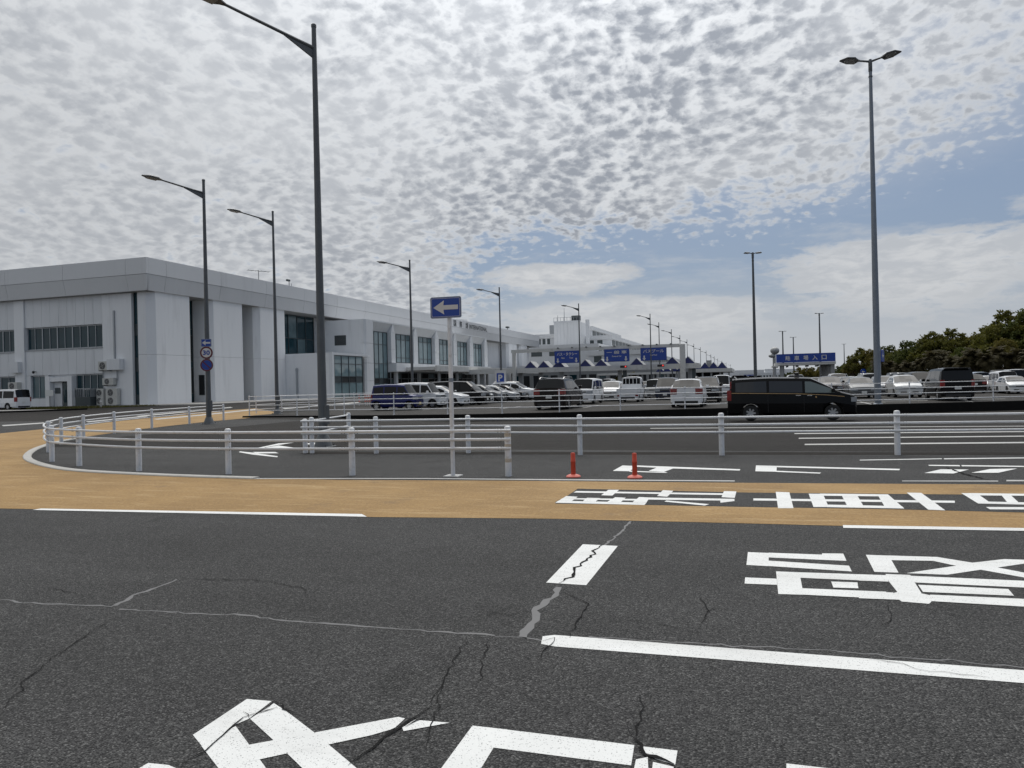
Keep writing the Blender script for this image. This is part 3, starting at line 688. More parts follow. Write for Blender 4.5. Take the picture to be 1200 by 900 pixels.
front_px = [(262, 492.5), (222, 497), (178, 502), (134, 508), (98, 514.5), (72, 521), (57, 530), (61, 541), (93, 546), (163, 552), (268, 555.5), (413, 557), (596, 558)]
fp = [gz(*p) for p in front_px]
guard_rail('white three-rail pipe guard rail curving round the ochre path, its end post rust-stained', fp, R3, 0.86, 0.056, 0.024, True, 0.075, True, (len(fp) - 1,), 0.10)
bp = [gz(355, 533), gz(441, 531.5), gz(549, 531), gz(680, 533), gz(846, 533.5), gz(1052, 533)]
d = Vector(bp[-1]) - Vector(bp[-2]); bp.append(tuple(Vector(bp[-1]) + d * 1.0)); bp.append(tuple(Vector(bp[-1]) + d))
bp[0] = (bp[0][0], bp[1][1] - 0.05, 0)
guard_rail('straight white three-rail pipe guard rail between the arrow lane and the far lane', [(x, y, zg(x, y)) for x, y, z in bp], R3, 0.88, 0.056, 0.024, False, 0.075, True, (), 0.25)
sp = [gz(355, 531), gz(408, 514)]
guard_rail('short white pipe guard rail running back beside the base of the tallest lamp', [gz(358, 531), gz(409, 517)], (0.78, 0.46), 0.84, 0.06, 0.024, False, 0.0, False, (), 0.05)
# four-rail fence on the car park wall
post_x = [293, 347.5, 404, 462.5, 524, 587.5, 655, 727, 803.5, 887, 974, 1067, 1166]
def along_wall(px):
    best = None
    for a, b in zip(wall_line, wall_line[1:]):
        for k in range(40):
            q = (a[0] + (b[0] - a[0]) * k / 40, a[1] + (b[1] - a[1]) * k / 40 + 0.25)
            D = -q[0] * sy_ + q[1] * cy_; X = q[0] * cy_ + q[1] * sy_; z = LOT
            u = X / D * F_PX; v = (CAM_H - z) / D * F_PX; x = 600 + u * cr_ + v * sr_
            if best is None or abs(x - px) < best[0]: best = (abs(x - px), q)
    return best[1]
fpst = [along_wall(x) for x in post_x]
dl = Vector(fpst[-1]) - Vector(fpst[-2]); fpst += [tuple(Vector(fpst[-1]) + dl * k) for k in (1, 2)]
def lot_fence(label, pts, z, H=1.2):
    root = thing('railing', label, 'railing', (pts[0][0], pts[0][1], z))
    for x, y in pts:
        mb = MB(); mb.cyl((x, y, z), (x, y, z + H), 0.032, 0.032, 8); mb.lathe((x, y, z), [(0.07, 0), (0.07, 0.012)], 8); mb.obj('post', POSTW, root)
    for h in (H - 0.08, H - 0.34, H - 0.60, H - 0.90):
        MB().tube([(x, y - 0.045, z + h) for x, y in pts], 0.02, 8).obj('rail', RAIL, root)
    return root
lot_fence('white four-rail railing along the top of the dark car park wall', fpst, LOT + 0.012)
pb = [at_depth(x, 470, D)[:2] for x, D in ((300, 47.5), (330, 50), (362, 52), (392, 53.5), (415, 54.5), (437, 56))]
lot_fence('distant white railing on the pavement before the glass entrance block', pb, 0.10, 1.15)

# orange traffic bollards
def bollard(px, label):
    t, s, z = gz(*px)
    root = thing('traffic_bollard', label, 'bollard', (t, s, z), 'orange bollards at the lane edge')
    MB().lathe((t, s, z), [(0.125, 0.0), (0.125, 0.015), (0.10, 0.035), (0.055, 0.05)], 18).obj('base', ORANGE_P, root)
    MB().lathe((t, s, z), [(0.042, 0.045), (0.040, 0.25), (0.043, 0.255), (0.043, 0.275), (0.039, 0.28), (0.038, 0.40), (0.030, 0.412)], 16).obj('tube', ORANGE, root)
bollard((672, 559), 'orange tube bollard nearer the end of the white guard rail')
bollard((744, 560), 'orange tube bollard standing beside the painted lane arrow')

# ------------------------------------------------------------------ street lamps
def rot2(v, a): return (v[0] * math.cos(a) - v[1] * math.sin(a), v[0] * math.sin(a) + v[1] * math.cos(a))
ARM = Vector((-0.40, -0.92, 0)).normalized()
def street_lamp(label, base, H, r0=0.115, r1=0.06, arm=2.6, d=ARM, tilt=0.03, group='single-arm street lamps along the terminal road', flange=True):
    root = thing('street_lamp', label, 'street lamp', base, group); b = Vector(base)
    if flange:
        mb = MB(); mb.bbox(b.x - .26, b.x + .26, b.y - .26, b.y + .26, b.z - 0.05, b.z + .03, .01)
        mb.lathe(b, [(r0 * 2.0, 0.03), (r0 * 1.25, 0.30), (r0 * 1.05, 0.34)], 12)
        for k in range(4):
            q = b + Vector(((-1, 1, 1, -1)[k] * .2, (-1, -1, 1, 1)[k] * .2, 0)); mb.cyl(q, q + Vector((0, 0, .09)), .02, None, 6)
        mb.obj('flange', POLE, root)
    MB().cyl(b, b + Vector((0, 0, H)), r0, r1, 14).obj('pole', POLE, root)
    MB().lathe(b + Vector((0, 0, H)), [(r1 * 1.15, -.05), (r1 * 1.15, .02), (r1 * .6, .05)], 12).obj('cap', POLE, root)
    if flange: MB().bbox(b.x + r0 * .6, b.x + r0 * .6 + .10, b.y - .07, b.y + .07, b.z + .62, b.z + 1.15, .01).obj('access_box', POLE, root)
    a0 = b + Vector((0, 0, H - .62)); a1 = a0 + d * arm + Vector((0, 0, arm * tilt + .18))
    MB().tube([a0 + d * .02, a0 + d * .5 + Vector((0, 0, .05)), a1], [.055, .045, .036], 8).obj('arm', POLE, root)
    n = Vector((-d.y, d.x, 0)) * .018
    e0, e1, e2 = a0 + Vector((0, 0, -.02)), a0 + Vector((0, 0, -.30)), a0 + d * .95 + Vector((0, 0, .06))
    MB().add([e0 + n, e1 + n, e2 + n, e0 - n, e1 - n, e2 - n], [(0, 1, 2), (5, 4, 3), (0, 3, 4, 1), (1, 4, 5, 2), (2, 5, 3, 0)]).obj('bracket', POLE, root)
    lamp_head(root, a1, d, tilt + .03)
    return root
def lamp_head(root, a1, d, tilt, L=0.88, w=0.22):
    up_ = Vector((0, 0, 1)); n = Vector((-d.y, d.x, 0)); dd = (d + up_ * tilt).normalized(); u = n.cross(dd) * -1
    if u.z < 0: u = -u
    rings = []
    for x, ww, hh, off in ((-.06, .05, .05, 0), (.05, .09, .08, .01), (.22, w, .11, .02), (.60, w, .09, .02), (L, .07, .035, 0.0)):
        c = a1 + dd * x
        rings.append([tuple(c + n * (ww * a) + u * (off + hh * bb)) for a, bb in ((-1, -.35), (1, -.35), (1, 0.1), (.6, .6), (-.6, .6), (-1, 0.1))])
    h = MB().loft(rings).obj('lamp_head', LAMPH, root)
    c0, c1 = a1 + dd * .20, a1 + dd * .68
    rr = []
    for x, ww in ((.20, w * .85), (.60, w * .85), (.72, .09)):
        c = a1 + dd * x
        rr.append([tuple(c + n * (ww * a) + u * (.02 - .045 + bb)) for a, bb in ((-1, 0), (1, 0), (.8, -.035), (-.8, -.035))])
    MB().loft(rr).obj('lens', LENS, h)
t, s, z = gz(379, 524); D1 = -t * sy_ + s * cy_
street_lamp('tallest street lamp, its arm reaching the top edge, beside the short guard rail', (t, s, z), at_depth(365, 30, D1)[2] - z, .125, .062)
t, s, z = gz(245, 497); D2 = -t * sy_ + s * cy_
L2 = (t, s, z)
street_lamp('street lamp carrying an arrow sign and two round signs', (t, s, z), at_depth(240, 211, D2)[2] - z, .13, .065, 2.0)
t, s = gnd(325, 485, 0.1); street_lamp('street lamp at the corner of the car park wall, third from the left', (t, s, 0.09), at_depth(319, 248, -t * sy_ + s * cy_)[2] - .09, .12, .06, 2.05)
rowp = [(480, 305, 'street lamp left of the arrow sign post, in front of the glass terminal bays'), (585, 337, 'street lamp above the white parking sign'), (678, 356, 'street lamp crossing the bus and taxi sign'),
        (761.7, 368, 'street lamp crossing the rightmost gantry sign'), (772, 378, 'street lamp directly behind the one crossing the rightmost gantry sign'), (786.7, 386, None), (796.7, 393, None), (805, 398, None), (813, 403, None), (820.7, 407, None),
        (827.5, 411, None), (833, 415, None), (837, 417.5, None), (841, 420, None), (846, 422.5, None), (851, 425, None), (856, 427, None)]
DR = Vector((-0.6, -0.8, 0)).normalized(); far0 = None
for x, y, lab in rowp:
    v = -unroll(x, y)[1]; ztop = 11.3; D = F_PX * (ztop - CAM_H) / v; p = at_depth(x, y, D)
    if lab: street_lamp(lab, (p[0], p[1], LOT), ztop - LOT, .115, .06, 1.85, DR, .04, flange=D < 90)
    else:
        far0 = copy_tree(far0) if far0 else street_lamp('', (p[0], p[1], LOT), ztop - LOT, .115, .06, 1.85, DR, .05, flange=False)
        relabel(far0, 'far street lamp beyond the sign gantry, ' + ('nearest', 'second', 'third', 'fourth', 'fifth', 'sixth', 'seventh', 'eighth', 'ninth', 'tenth', 'eleventh', 'farthest')[rowp.index((x, y, lab)) - 5] + ' of its receding row', (p[0], p[1], LOT))
def car_park_lamp(label, base, H, r0, r1, dirs, armlen, rise, headL=.8, mat=POLE_L, w=.24):
    root = thing('car_park_lamp', label, 'lamp post', base, 'tall lamp posts in the car park'); b = Vector(base)
    MB().lathe(b, [(r0 * 1.02, 0), (r0 * 1.0, H * .3), (r1, H)], 16).obj('pole', mat, root)
    MB().lathe(b, [(r0 * 1.8, 0.0), (r0 * 1.8, .03), (r0 * 1.1, .12)], 14).obj('flange', mat, root)
    MB().lathe(b + Vector((0, 0, H)), [(r1 * 1.3, -.9), (r1 * 1.3, -.84), (r1 * 1.05, -.83), (r1 * 1.05, -.62), (r1 * 1.25, -.6), (r1 * 1.25, -.1), (r1 * .8, .02)], 12).obj('collar', POLE, root)
    for dv in dirs:
        dv = Vector((*dv, 0)).normalized(); a0 = b + Vector((0, 0, H - .1)); a1 = a0 + dv * armlen + Vector((0, 0, rise))
        MB().tube([a0, a1], [.06, .045], 8).obj('arm', POLE, root)
        lamp_head(root, a1, dv, rise / armlen * .7, headL, w)
    return root
t, s = gnd(1029, 475, LOT); Dr = -t * sy_ + s * cy_
dA = (cy_ * -0.82 + -sy_ * -.57, sy_ * -.82 + cy_ * -.57); dB = (-dA[0], -dA[1])
dB = (cy_ * 0.945 - sy_ * -.33, sy_ * .945 + cy_ * -.33); dA = (-dB[0], -dB[1])
car_park_lamp('tall twin-headed lamp post at the car park edge, right side of the photo', (t, s, LOT), at_depth(1020, 70, Dr)[2] - LOT, .155, .075, [dA, dB], .50, .12, .95, w=.42)
for x, y, H, lab in ((882, 296, 15, 'tall twin lamp post rising behind the black minivan taxi'), (960, 367, 15, 'lamp post in front of the blue car park entrance sign'), (989, 403, 15, 'small distant lamp post right of the entrance canopy'),
                     (917, 388, 13, 'distant lamp post left behind the car park entrance sign'), (929.5, 395, 13, 'distant lamp post just behind the middle of the car park entrance sign'), (1012, 410.5, 14, 'far lamp post over the olive trees')):
    v = -unroll(x, y)[1]; D = F_PX * (H + LOT - CAM_H) / v; p = at_depth(x, y, D); k = 1.0 if D < 120 else 1.25
    car_park_lamp(lab, (p[0], p[1], LOT), H, .17 * k, .10 * k, [(cy_, sy_), (-cy_, -sy_)], .25, .03, .55, POLE, .3)

# ------------------------------------------------------------------ road signs
def rounded(w, h, r, n=4):
    out = []
    for cx0, cz0, a0 in ((w / 2 - r, h / 2 - r, 0), (-w / 2 + r, h / 2 - r, 90), (-w / 2 + r, -h / 2 + r, 180), (w / 2 - r, -h / 2 + r, 270)):
        for k in range(n + 1):
            a = R(a0 + 90 * k / n); out.append((cx0 + r * math.cos(a), cz0 + r * math.sin(a)))
    return out
class Plate:
    """draws flat pieces on an upright board: (a, b) run right and up from its centre"""
    def __init__(self, c, right): self.c = Vector(c); self.r = Vector((*right, 0)).normalized(); self.n = self.r.cross(Vector((0, 0, 1)))
    def p(self, a, b, d): return tuple(self.c + self.r * a + Vector((0, 0, b)) + self.n * d)
    def slab(self, poly, d0, d1):
        n = len(poly); mb = MB()
        return mb.add([self.p(a, b, d0) for a, b in poly] + [self.p(a, b, d1) for a, b in poly], [tuple(reversed(range(n))), tuple(range(n, 2 * n))] + [(i, (i + 1) % n, n + (i + 1) % n, n + i) for i in range(n)])
    def ring(self, outer, inner, d0, d1):
        n = len(outer); mb = MB()
        mb.add([self.p(a, b, d0) for a, b in outer] + [self.p(a, b, d1) for a, b in outer] + [self.p(a, b, d1) for a, b in inner] + [self.p(a, b, d0) for a, b in inner],
               [(k * n + i, k * n + (i + 1) % n, ((k + 1) % 4) * n + (i + 1) % n, ((k + 1) % 4) * n + i) for k in range(4) for i in range(n)])
        return mb
def circ(r, n=28): return [(r * math.cos(2 * math.pi * k / n), r * math.sin(2 * math.pi * k / n)) for k in range(n)]
def arrow_poly(w, h):   # arrow pointing left
    return [(-w / 2, 0), (-w * .06, h / 2), (-w * .09, h * .16), (w / 2, h * .16), (w / 2, -h * .16), (-w * .09, -h * .16), (-w * .06, -h / 2)]
t, s, z = gz(531, 558)
post = thing('sign_post', 'slim white post holding the large blue arrow sign behind the front rail', 'post', (t, s, z))
MB().cyl((t, s, z), (t, s, z + 3.16), .038, .038, 12).obj('pole', POSTW, post)
MB().lathe((t, s, z + 1.66), [(.042, 0), (.042, .07)], 12).obj('band', SIGNBK, post)
MB().bbox(t - .14, t + .14, s - .14, s + .14, z - .02, z + .018, .01).obj('base_plate', GALV, post)
def arrow_sign(label, c, right, w, h):
    pl = Plate(c, right); root = thing('arrow_sign', label, 'road sign', tuple(c))
    pl.slab(rounded(w, h, .035), 0, .012).obj('board', SIGNBK, root)
    pl.slab(rounded(w - .035, h - .035, .025), .012, .016).obj('face', BLUE, root)
    pl.ring(rounded(w - .052, h - .052, .022), rounded(w - .062, h - .062, .018), .016, .0185).obj('border', SIGNW, root)
    pl.slab(arrow_poly(w * .80, h * .66), .016, .020).obj('arrow', SIGNW, root)
    for b in (-h * .25, h * .25): pl.slab([(-.06, b - .02), (.06, b - .02), (.06, b + .02), (-.06, b + .02)], -.05, 0).obj('clamp', SIGNBK, root)
D = -t * sy_ + s * cy_; cpt = at_depth(526.5, 360.5, D)
arrow_sign('large blue one-way arrow sign on the slim white post', (t - .04, s - .055, cpt[2]), (1, .05), .575, .375)
c2 = Vector(L2); rr2 = (0.92, 0.40); nrm2 = Vector((*rr2, 0)).normalized().cross(Vector((0, 0, 1)))
zz = lambda y: at_depth(243, y, D2)[2]
o2 = nrm2 * .15
arrow_sign('small blue arrow sign fixed to the street lamp above the round speed sign', (c2.x + o2.x, c2.y + o2.y, zz(402)), rr2, .48, .38)
pl = Plate((c2.x + o2.x, c2.y + o2.y, zz(413.5)), rr2)
sg = thing('speed_limit_sign', 'round white speed limit sign with red rim reading 30', 'road sign', tuple(pl.c))
pl.slab(circ(.30), 0, .012).obj('board', SIGNBK, sg); pl.slab(circ(.23), .012, .016).obj('face', SIGNW, sg)
pl.ring(circ(.295), circ(.225), .012, .018).obj('border', SIGNR, sg)
text_part('30', 'lettering', BLUE, sg, pl.c, pl.r, (0, 0, 1), .33, .235, .019, .035)
pl = Plate((c2.x + o2.x, c2.y + o2.y, zz(428)), rr2)
sg = thing('no_parking_sign', 'round blue no-parking sign with red rim and slash below the speed sign', 'road sign', tuple(pl.c))
pl.slab(circ(.30), 0, .012).obj('board', SIGNBK, sg); pl.slab(circ(.23), .012, .016).obj('face', BLUE, sg)
pl.ring(circ(.295), circ(.235), .012, .018).obj('border', SIGNR, sg)
pl.slab([(-.18, .145), (-.145, .18), (.18, -.145), (.145, -.18)], .016, .019).obj('slash', SIGNR, sg)

# ------------------------------------------------------------------ terminal building
def fb(mb, face, plane, a0, a1, z0, z1, d0, d1, mi=0):
    """box on a facade: a along it, d outward from its plane; 'S' looks down the road to us, 'T' looks right"""
    if face == 'S': return mb.box(a0, a1, plane - d1, plane - d0, z0, z1, mi)
    return mb.box(plane + d0, plane + d1, a0, a1, z0, z1, mi)
def window(parent, face, plane, a0, a1, z0, z1, cols, rows, glass=GLASS, fm=MULL, mw=0.06, depth=0.10, name='window', heavy=0):
    """frame with mullions; its panes are parts of it. cols / rows: number or list of fractions"""
    cs = [k / cols for k in range(cols + 1)] if isinstance(cols, int) else cols
    rs = [k / rows for k in range(rows + 1)] if isinstance(rows, int) else rows
    A = [a0 + (a1 - a0) * c for c in cs]; Zs = [z0 + (z1 - z0) * r for r in rs]
    mb = MB()
    for i, a in enumerate(A):
        w = mw * (1.0 if 0 < i < len(A) - 1 else 1.3) * (1.9 if heavy and 0 < i < len(A) - 1 and i % heavy == 0 else 1)
        lo = a if i == 0 else (a - w if i == len(A) - 1 else a - w / 2)
        fb(mb, face, plane, lo, lo + w, z0, z1, 0, depth)
    for j, zz_ in enumerate(Zs):
        w = mw * (1.0 if 0 < j < len(Zs) - 1 else 1.2); lo = zz_ if j == 0 else (zz_ - w if j == len(Zs) - 1 else zz_ - w / 2)
        fb(mb, face, plane, a0 + mw * .5, a1 - mw * .5, lo, lo + w, 0.004, depth - .012)
    wo = mb.obj(name, fm, parent)
    for i in range(len(A) - 1):
        for j in range(len(Zs) - 1):
            g = glass(i, j) if callable(glass) else glass
            fb(MB(), face, plane, A[i] + mw * .3, A[i + 1] - mw * .3, Zs[j] + mw * .3, Zs[j + 1] - mw * .3, 0.012, 0.03).obj('pane', g, wo)
    return wo
ZB = 0.34
TB = thing('terminal_building', 'long white airport terminal with deep flat eaves and glass front', 'building', (-57, 60, 0))
TF, SF, SW = -56.36, 58.54, 59.54
MB().box(-105, -59.35, SW + .30, 200.5, ZB - .5, 11.7).box(-105, -57.4, SF + .8, 200.4, 11.95, 14.6).obj('wall', WALL, TB)
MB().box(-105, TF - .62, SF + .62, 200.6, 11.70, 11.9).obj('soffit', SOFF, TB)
MB().box(-105, TF - .2, SF + .2, 200.9, 14.62, 14.85).obj('roof', ROOFG, TB)
# fascia: two rows of long metal panels
fe = [-56.36]; 
for a in [-105, -98.5, -91, -83, -75.1, -67.1, -58.9]:
    pass
edges = [-105, -98, -91, -83, -75.1, -67.1, -58.95, TF]
for a, b in zip(edges, edges[1:]):
    MB().box(a + .015, b - .015 if b != TF else b, SF, SF + .30, 13.32, 14.93).obj('fascia_panel', FASC, TB)
    x0_, x1_ = a + .015, (b - .015 if b != TF else b - .03); xb_ = x1_ if b != TF else b - .36
    MB().loft([[(x0_, SF + .36, 11.74), (xb_, SF + .36, 11.74), (xb_, SF + .60, 11.74), (x0_, SF + .60, 11.74)], [(x0_, SF + .03, 13.29), (x1_, SF + .03, 13.29), (x1_, SF + .33, 13.29), (x0_, SF + .33, 13.29)]]).obj('fascia_panel', FASC, TB)
sed = [SF + .30, 61.2] + [61.2 + 8.2 * k for k in range(1, 18)]
sed = [q for q in sed if q < 199] + [201.0]
for a, b in zip(sed, sed[1:]):
    MB().box(TF - .30, TF, a + .015, b - .015, 13.32, 14.93).obj('fascia_panel', FASC, TB)
    MB().loft([[(TF - .60, a + .015 + (.1 if a < 60 else 0), 11.74), (TF - .36, a + .015 + (.1 if a < 60 else 0), 11.74), (TF - .36, b - .015, 11.74), (TF - .60, b - .015, 11.74)], [(TF - .33, a + .015, 13.29), (TF - .03, a + .015, 13.29), (TF - .03, b - .015, 13.29), (TF - .33, b - .015, 13.29)]]).obj('fascia_panel', FASC, TB)
MB().box(-105, TF - .02, 200.7, 201.0, 11.73, 14.9).obj('fascia_panel', FASC, TB)
# left facade: panels, windows, entrance
def panels(a0, a1, z0, z1, w=1.17, th=0.26):
    n = max(1, round((a1 - a0) / w))
    for k in range(n):
        b0, b1 = a0 + (a1 - a0) * k / n, a0 + (a1 - a0) * (k + 1) / n
        MB().box(b0 + .012, b1 - .012, SW, SW + th, z0, z1).obj('wall_panel', WALL2, TB)
panels(-73.6, -63.1, 8.74, 11.7); panels(-73.6, -63.1, 3.66, 6.26); panels(-85.0, -75.02, 8.66, 11.7); panels(-85.0, -75.02, 3.66, 6.16)
MB().box(-75.0, -73.62, SW - .16, SW + .28, ZB - .3, 11.68).obj('pilaster', WALL, TB)
MB().box(-63.08, -59.25, SW - .02, SW + .28, ZB - .3, 11.68).obj('wall_panel', WALL, TB)
MB().box(-60.3, -59.25, SW - .06, SW - .02, ZB - .3, 11.66).obj('pilaster', WALL, TB)
window(TB, 'S', SW + .29, -73.5, -63.15, 6.36, 8.70, 10, 1, GLASS, MULL, .07, .10, heavy=2)
window(TB, 'S', SW + .29, -84.9, -75.1, 6.26, 8.62, 10, 1, GLASS, MULL, .07, .10, heavy=2)
window(TB, 'S', SW + .29, -84.9, -75.1, 1.3, 3.6, 8, 1, GLASS, MULL, .07, .10, heavy=2)
MB().box(-73.55, -63.1, SW - .08, SW + .28, 6.27, 6.35).obj('sill', MULL, TB)
MB().box(-84.9, -75.03, SW - .08, SW + .28, 6.17, 6.25).obj('sill', MULL, TB)
for b_ in ((-85, -75.02, ZB - .3, 1.28), (-73.6, -70.55, ZB - .3, 1.18), (-73.6, -73.0, 1.19, 3.64), (-71.0, -70.55, 1.19, 3.64), (-66.95, -63.1, ZB - .3, 1.16)):
    MB().box(b_[0], b_[1], SW, SW + .28, b_[2], b_[3]).obj('wall_panel', WALL2, TB)
window(TB, 'S', SW + .29, -73.0, -71.0, 1.2, 3.6, 2, 1, GLASS_B, MULL, .07, .10)
window(TB, 'S', SW + .29, -66.9, -63.15, 1.2, 3.62, 4, [0, .35, 1], GLASS, MULL, .08, .10)
# entrance porch
MB().box(-70.55, -69.95, SW - .35, SW + .28, ZB - .3, 3.5).box(-67.55, -66.95, SW - .35, SW + .28, ZB - .3, 3.5).box(-69.95, -67.55, SW - .30, SW + .28, 2.95, 3.4).obj('portal', WALL, TB)
MB().box(-69.95, -67.55, SW + .281, SW + .295, ZB - .2, 2.95).obj('porch_recess', DARK, TB)
dr = MB().box(-68.75, -67.65, SW + .20, SW + .27, ZB, 2.85).obj('door', MULLD, TB)
for b_ in (-68.62, -68.13): MB().box(b_, b_ + .37, SW + .17, SW + .20, ZB + .4, 2.6).obj('pane', GLASS, dr)
MB().box(-69.9, -68.85, SW + .15, SW + .28, ZB, 2.9).obj('porch_panel', WALL2, TB)
MB().box(-69.75, -69.05, SW + .10, SW + .15, 1.7, 2.3).obj('notice_board', MULLD, TB)
# wall boxes and pipes
MB().box(-62.0, -60.35, SW - .62, SW - .03, 3.95, 5.05).obj('duct_cover', WALL2, TB)
MB().box(-61.55, -61.40, SW - .15, SW - .03, 5.1, 10.0).obj('downpipe', MULL, TB)
MB().box(-75.3, -74.0, SW - .65, SW - .17, 4.0, 5.15).obj('duct_cover', WALL2, TB)
MB().cyl((-61.2, SW - .12, 3.9), (-61.2, SW - .12, 2.9), .05, None, 8).obj('refrigerant_pipe', MULL, TB)
MB().cyl((-63.0, SW - .12, 3.9), (-63.0, SW - .12, ZB), .04, None, 8).obj('refrigerant_pipe', MULL, TB)
def ac_unit(label, x0, x1, z0, z1, fans=1, dep=.42):
    root = thing('air_conditioner', label, 'air conditioner', ((x0 + x1) / 2, SW - .1, z0), 'outdoor units on the end wall')
    y1_, y0_ = SW - .08, SW - .08 - dep
    MB().bbox(x0, x1, y0_, y1_, z0, z1, .02).obj('casing', ACM, root)
    n = fans; hh = (z1 - z0) / n; rr = min(hh * .40, (x1 - x0) * .34)
    for k in range(n):
        cxx, czz = x0 + (x1 - x0) * .42, z0 + hh * (k + .5)
        g = MB().lathe((cxx, y0_, czz), [(rr, 0.0), (rr, -.03), (rr * .92, -.035), (rr * .9, -.006), (rr * .2, -.006)], 18, 'y').obj('fan_guard', ACG, root)
        f = MB()
        for q in range(4): f.cyl((cxx, y0_ - .035, czz), (cxx + rr * .9 * math.cos(q * math.pi / 2 + .4), y0_ - .035, czz + rr * .9 * math.sin(q * math.pi / 2 + .4)), .012, None, 4)
        f.obj('spoke', ACM, g)
    for b_ in (x0 + .1, x1 - .2): MB().box(b_, b_ + .1, y0_ - .02, SW - .02, z0 - .08, z0 - .002).obj('bracket', MULLD, root)
ac_unit('beige air conditioner unit fixed highest on the end wall', -63.25, -61.9, 3.95, 4.85, 1)
ac_unit('beige air conditioner unit below the highest one on the end wall', -62.75, -61.3, 2.45, 3.15, 1)
ac_unit('tall two-fan outdoor unit standing on the ground beside the entrance window', -63.55, -62.65, ZB + .08, ZB + 1.75, 2)
ac_unit('tall wide two-fan outdoor unit standing nearest the building corner', -62.35, -60.85, ZB + .08, ZB + 1.75, 2)
ac_unit('beige air conditioner unit above the roof of the parked white van', -75.4, -74.1, 2.2, 3.0, 1, .6)
kd = thing('machine_cage', 'dark grilled machine cage under the ground floor window', 'cage', (-64.6, SW - .6, ZB))
MB().bbox(-65.7, -63.7, SW - 1.1, SW - .15, ZB, ZB + .95, .03).obj('casing', MULLD, kd)
for k in range(9): MB().box(-65.7 + k * .245, -65.66 + k * .245, SW - 1.1, SW - 1.06, ZB + .96, ZB + 1.75).obj('bar', MULL, kd)
MB().box(-65.72, -63.68, SW - 1.12, SW - 1.05, ZB + 1.75, ZB + 1.82).box(-65.7, -65.65, SW - 1.1, SW - .2, ZB + .95, ZB + 1.8).box(-63.74, -63.69, SW - 1.1, SW - .2, ZB + .95, ZB + 1.8).obj('top_frame', MULL, kd)
sb = thing('notice_stand', 'small white notice board on a thin stand by the entrance porch', 'sign', (-69.2, SW - 1.0, ZB))
MB().cyl((-69.2, SW - 1.0, ZB), (-69.2, SW - 1.0, ZB + 1.15), .03, None, 8).obj('stand', MULLD, sb); MB().box(-69.75, -68.65, SW - 1.06, SW - 1.0, ZB + 1.1, ZB + 1.75).obj('board', PLATE, sb)
cm = thing('security_camera', 'small dark camera on the wall above the ground floor window', 'camera', (-72.2, SW - .2, 4.0))
MB().cyl((-72.2, SW, 4.05), (-72.2, SW - .3, 4.05), .04, None, 8).obj('arm', MULLD, cm); MB().lathe((-72.2, SW - .32, 3.95), [(.05, -.1), (.13, 0), (.13, .15), (.03, .2)], 10).obj('housing', BLACKM, cm)
# piers with glazed slots between
TW = -56.9
def pier(s0, s1, chamf=.62, back=-59.2):
    base = [(back, s0), (TW - chamf, s0), (TW, s0 + chamf), (TW, s1), (back, s1)]
    for z0, z1 in ((ZB - .4, 5.39), (5.41, 11.74)): MB().prism(base, z0, z1).obj('pier', WALL, TB)
MB().prism([(-58.55, SW + .02), (TW - .62, SW + .02), (TW, SW + .68), (TW, 64.97), (-59.2, 64.97), (-59.2, SW + .4), (-58.55, SW + .4)], ZB - .4, 5.39).obj('pier', WALL, TB)
MB().prism([(-58.55, SW + .02), (TW - .62, SW + .02), (TW, SW + .68), (TW, 64.97), (-59.2, 64.97), (-59.2, SW + .4), (-58.55, SW + .4)], 5.41, 11.74).obj('pier', WALL, TB)
window(TB, 'S', SW + .32, -59.24, -58.56, ZB, 11.7, 1, [0, .09, .30, .42, .62, .72, 1], lambda i, j: GLASS if j % 2 else MULLD, MULLD, .06, .08)
pier(68.05, 73.57); pier(76.3, 81.93)
for a0, a1 in ((65.0, 68.03), (73.6, 76.28)):
    window(TB, 'T', -59.30, a0, a1, ZB, 11.7, 2, [0, .09, .34, .40, .66, .72, 1], lambda i, j: DARK if j in (1, 3) else GLASS, MULLD, .08, .10)
d2 = MB().box(-58.5, -57.75, 68.0, 68.04, 1.15, 3.4).obj('door', MULLD, TB)
MB().box(-58.42, -57.83, 67.985, 67.999, 1.25, 3.3).obj('pane', DARK, d2)
# recessed curtain wall, low block, projecting upper block with glazed bays
window(TB, 'T', -59.30, 82.0, 92.2, 5.9, 11.7, 5, [0, .45, 1], lambda i, j: GLASS if (i + j) % 3 else GLASS_B, MULLD, .09, .12)
SA, TA = 81.97, -50.06
MB().prism([(-59.3, SA), (TA - .5, SA), (TA - .5, SA + .45), (-59.3, SA + .45)], ZB - .4, 6.1).box(-59.3, TA - .05, SA + .46, 92.0, 5.75, 6.05).box(-58.9, -58.6, SA + .46, 92.0, ZB - .3, 5.74).obj('low_block_wall', WALL, TB)
MB().box(TA - .5, TA, SA - .03, SA + .42, ZB - .4, 6.16).obj('corner_post', WALL2, TB)
MB().cyl((-55.2, SA - .12, ZB), (-55.2, SA - .12, 3.9), .13, None, 10).lathe((-55.2, SA - .12, 3.9), [(.16, 0), (.16, .3), (.05, .4)], 10).obj('vent_pipe', MULL, TB)
gbl = lambda i, j: (DARK if i in (1, 2) else MULLD) if j == 1 else GLASS_L
window(TB, 'T', TA - .12, SA + .45, 89.7, ZB, 5.8, 4, [0, .36, .50, .80, 1], gbl, MULLD, .08, .10)
MB().box(TA - .3, TA, SA + .42, 91.2, 5.82, 6.12).obj('low_block_wall', WALL2, TB)
SB, T2 = 92.3, -51.06
MB().prism([(-59.3, SB), (-51.75, SB), (-51.75, SB + .5), (-59.3, SB + .5)], 5.0, 11.15).obj('upper_block_wall', WALL2, TB)
vt = MB().box(-55.9, -54.1, SB - .05, SB, 7.6, 9.0).obj('vent', MULLD, TB)
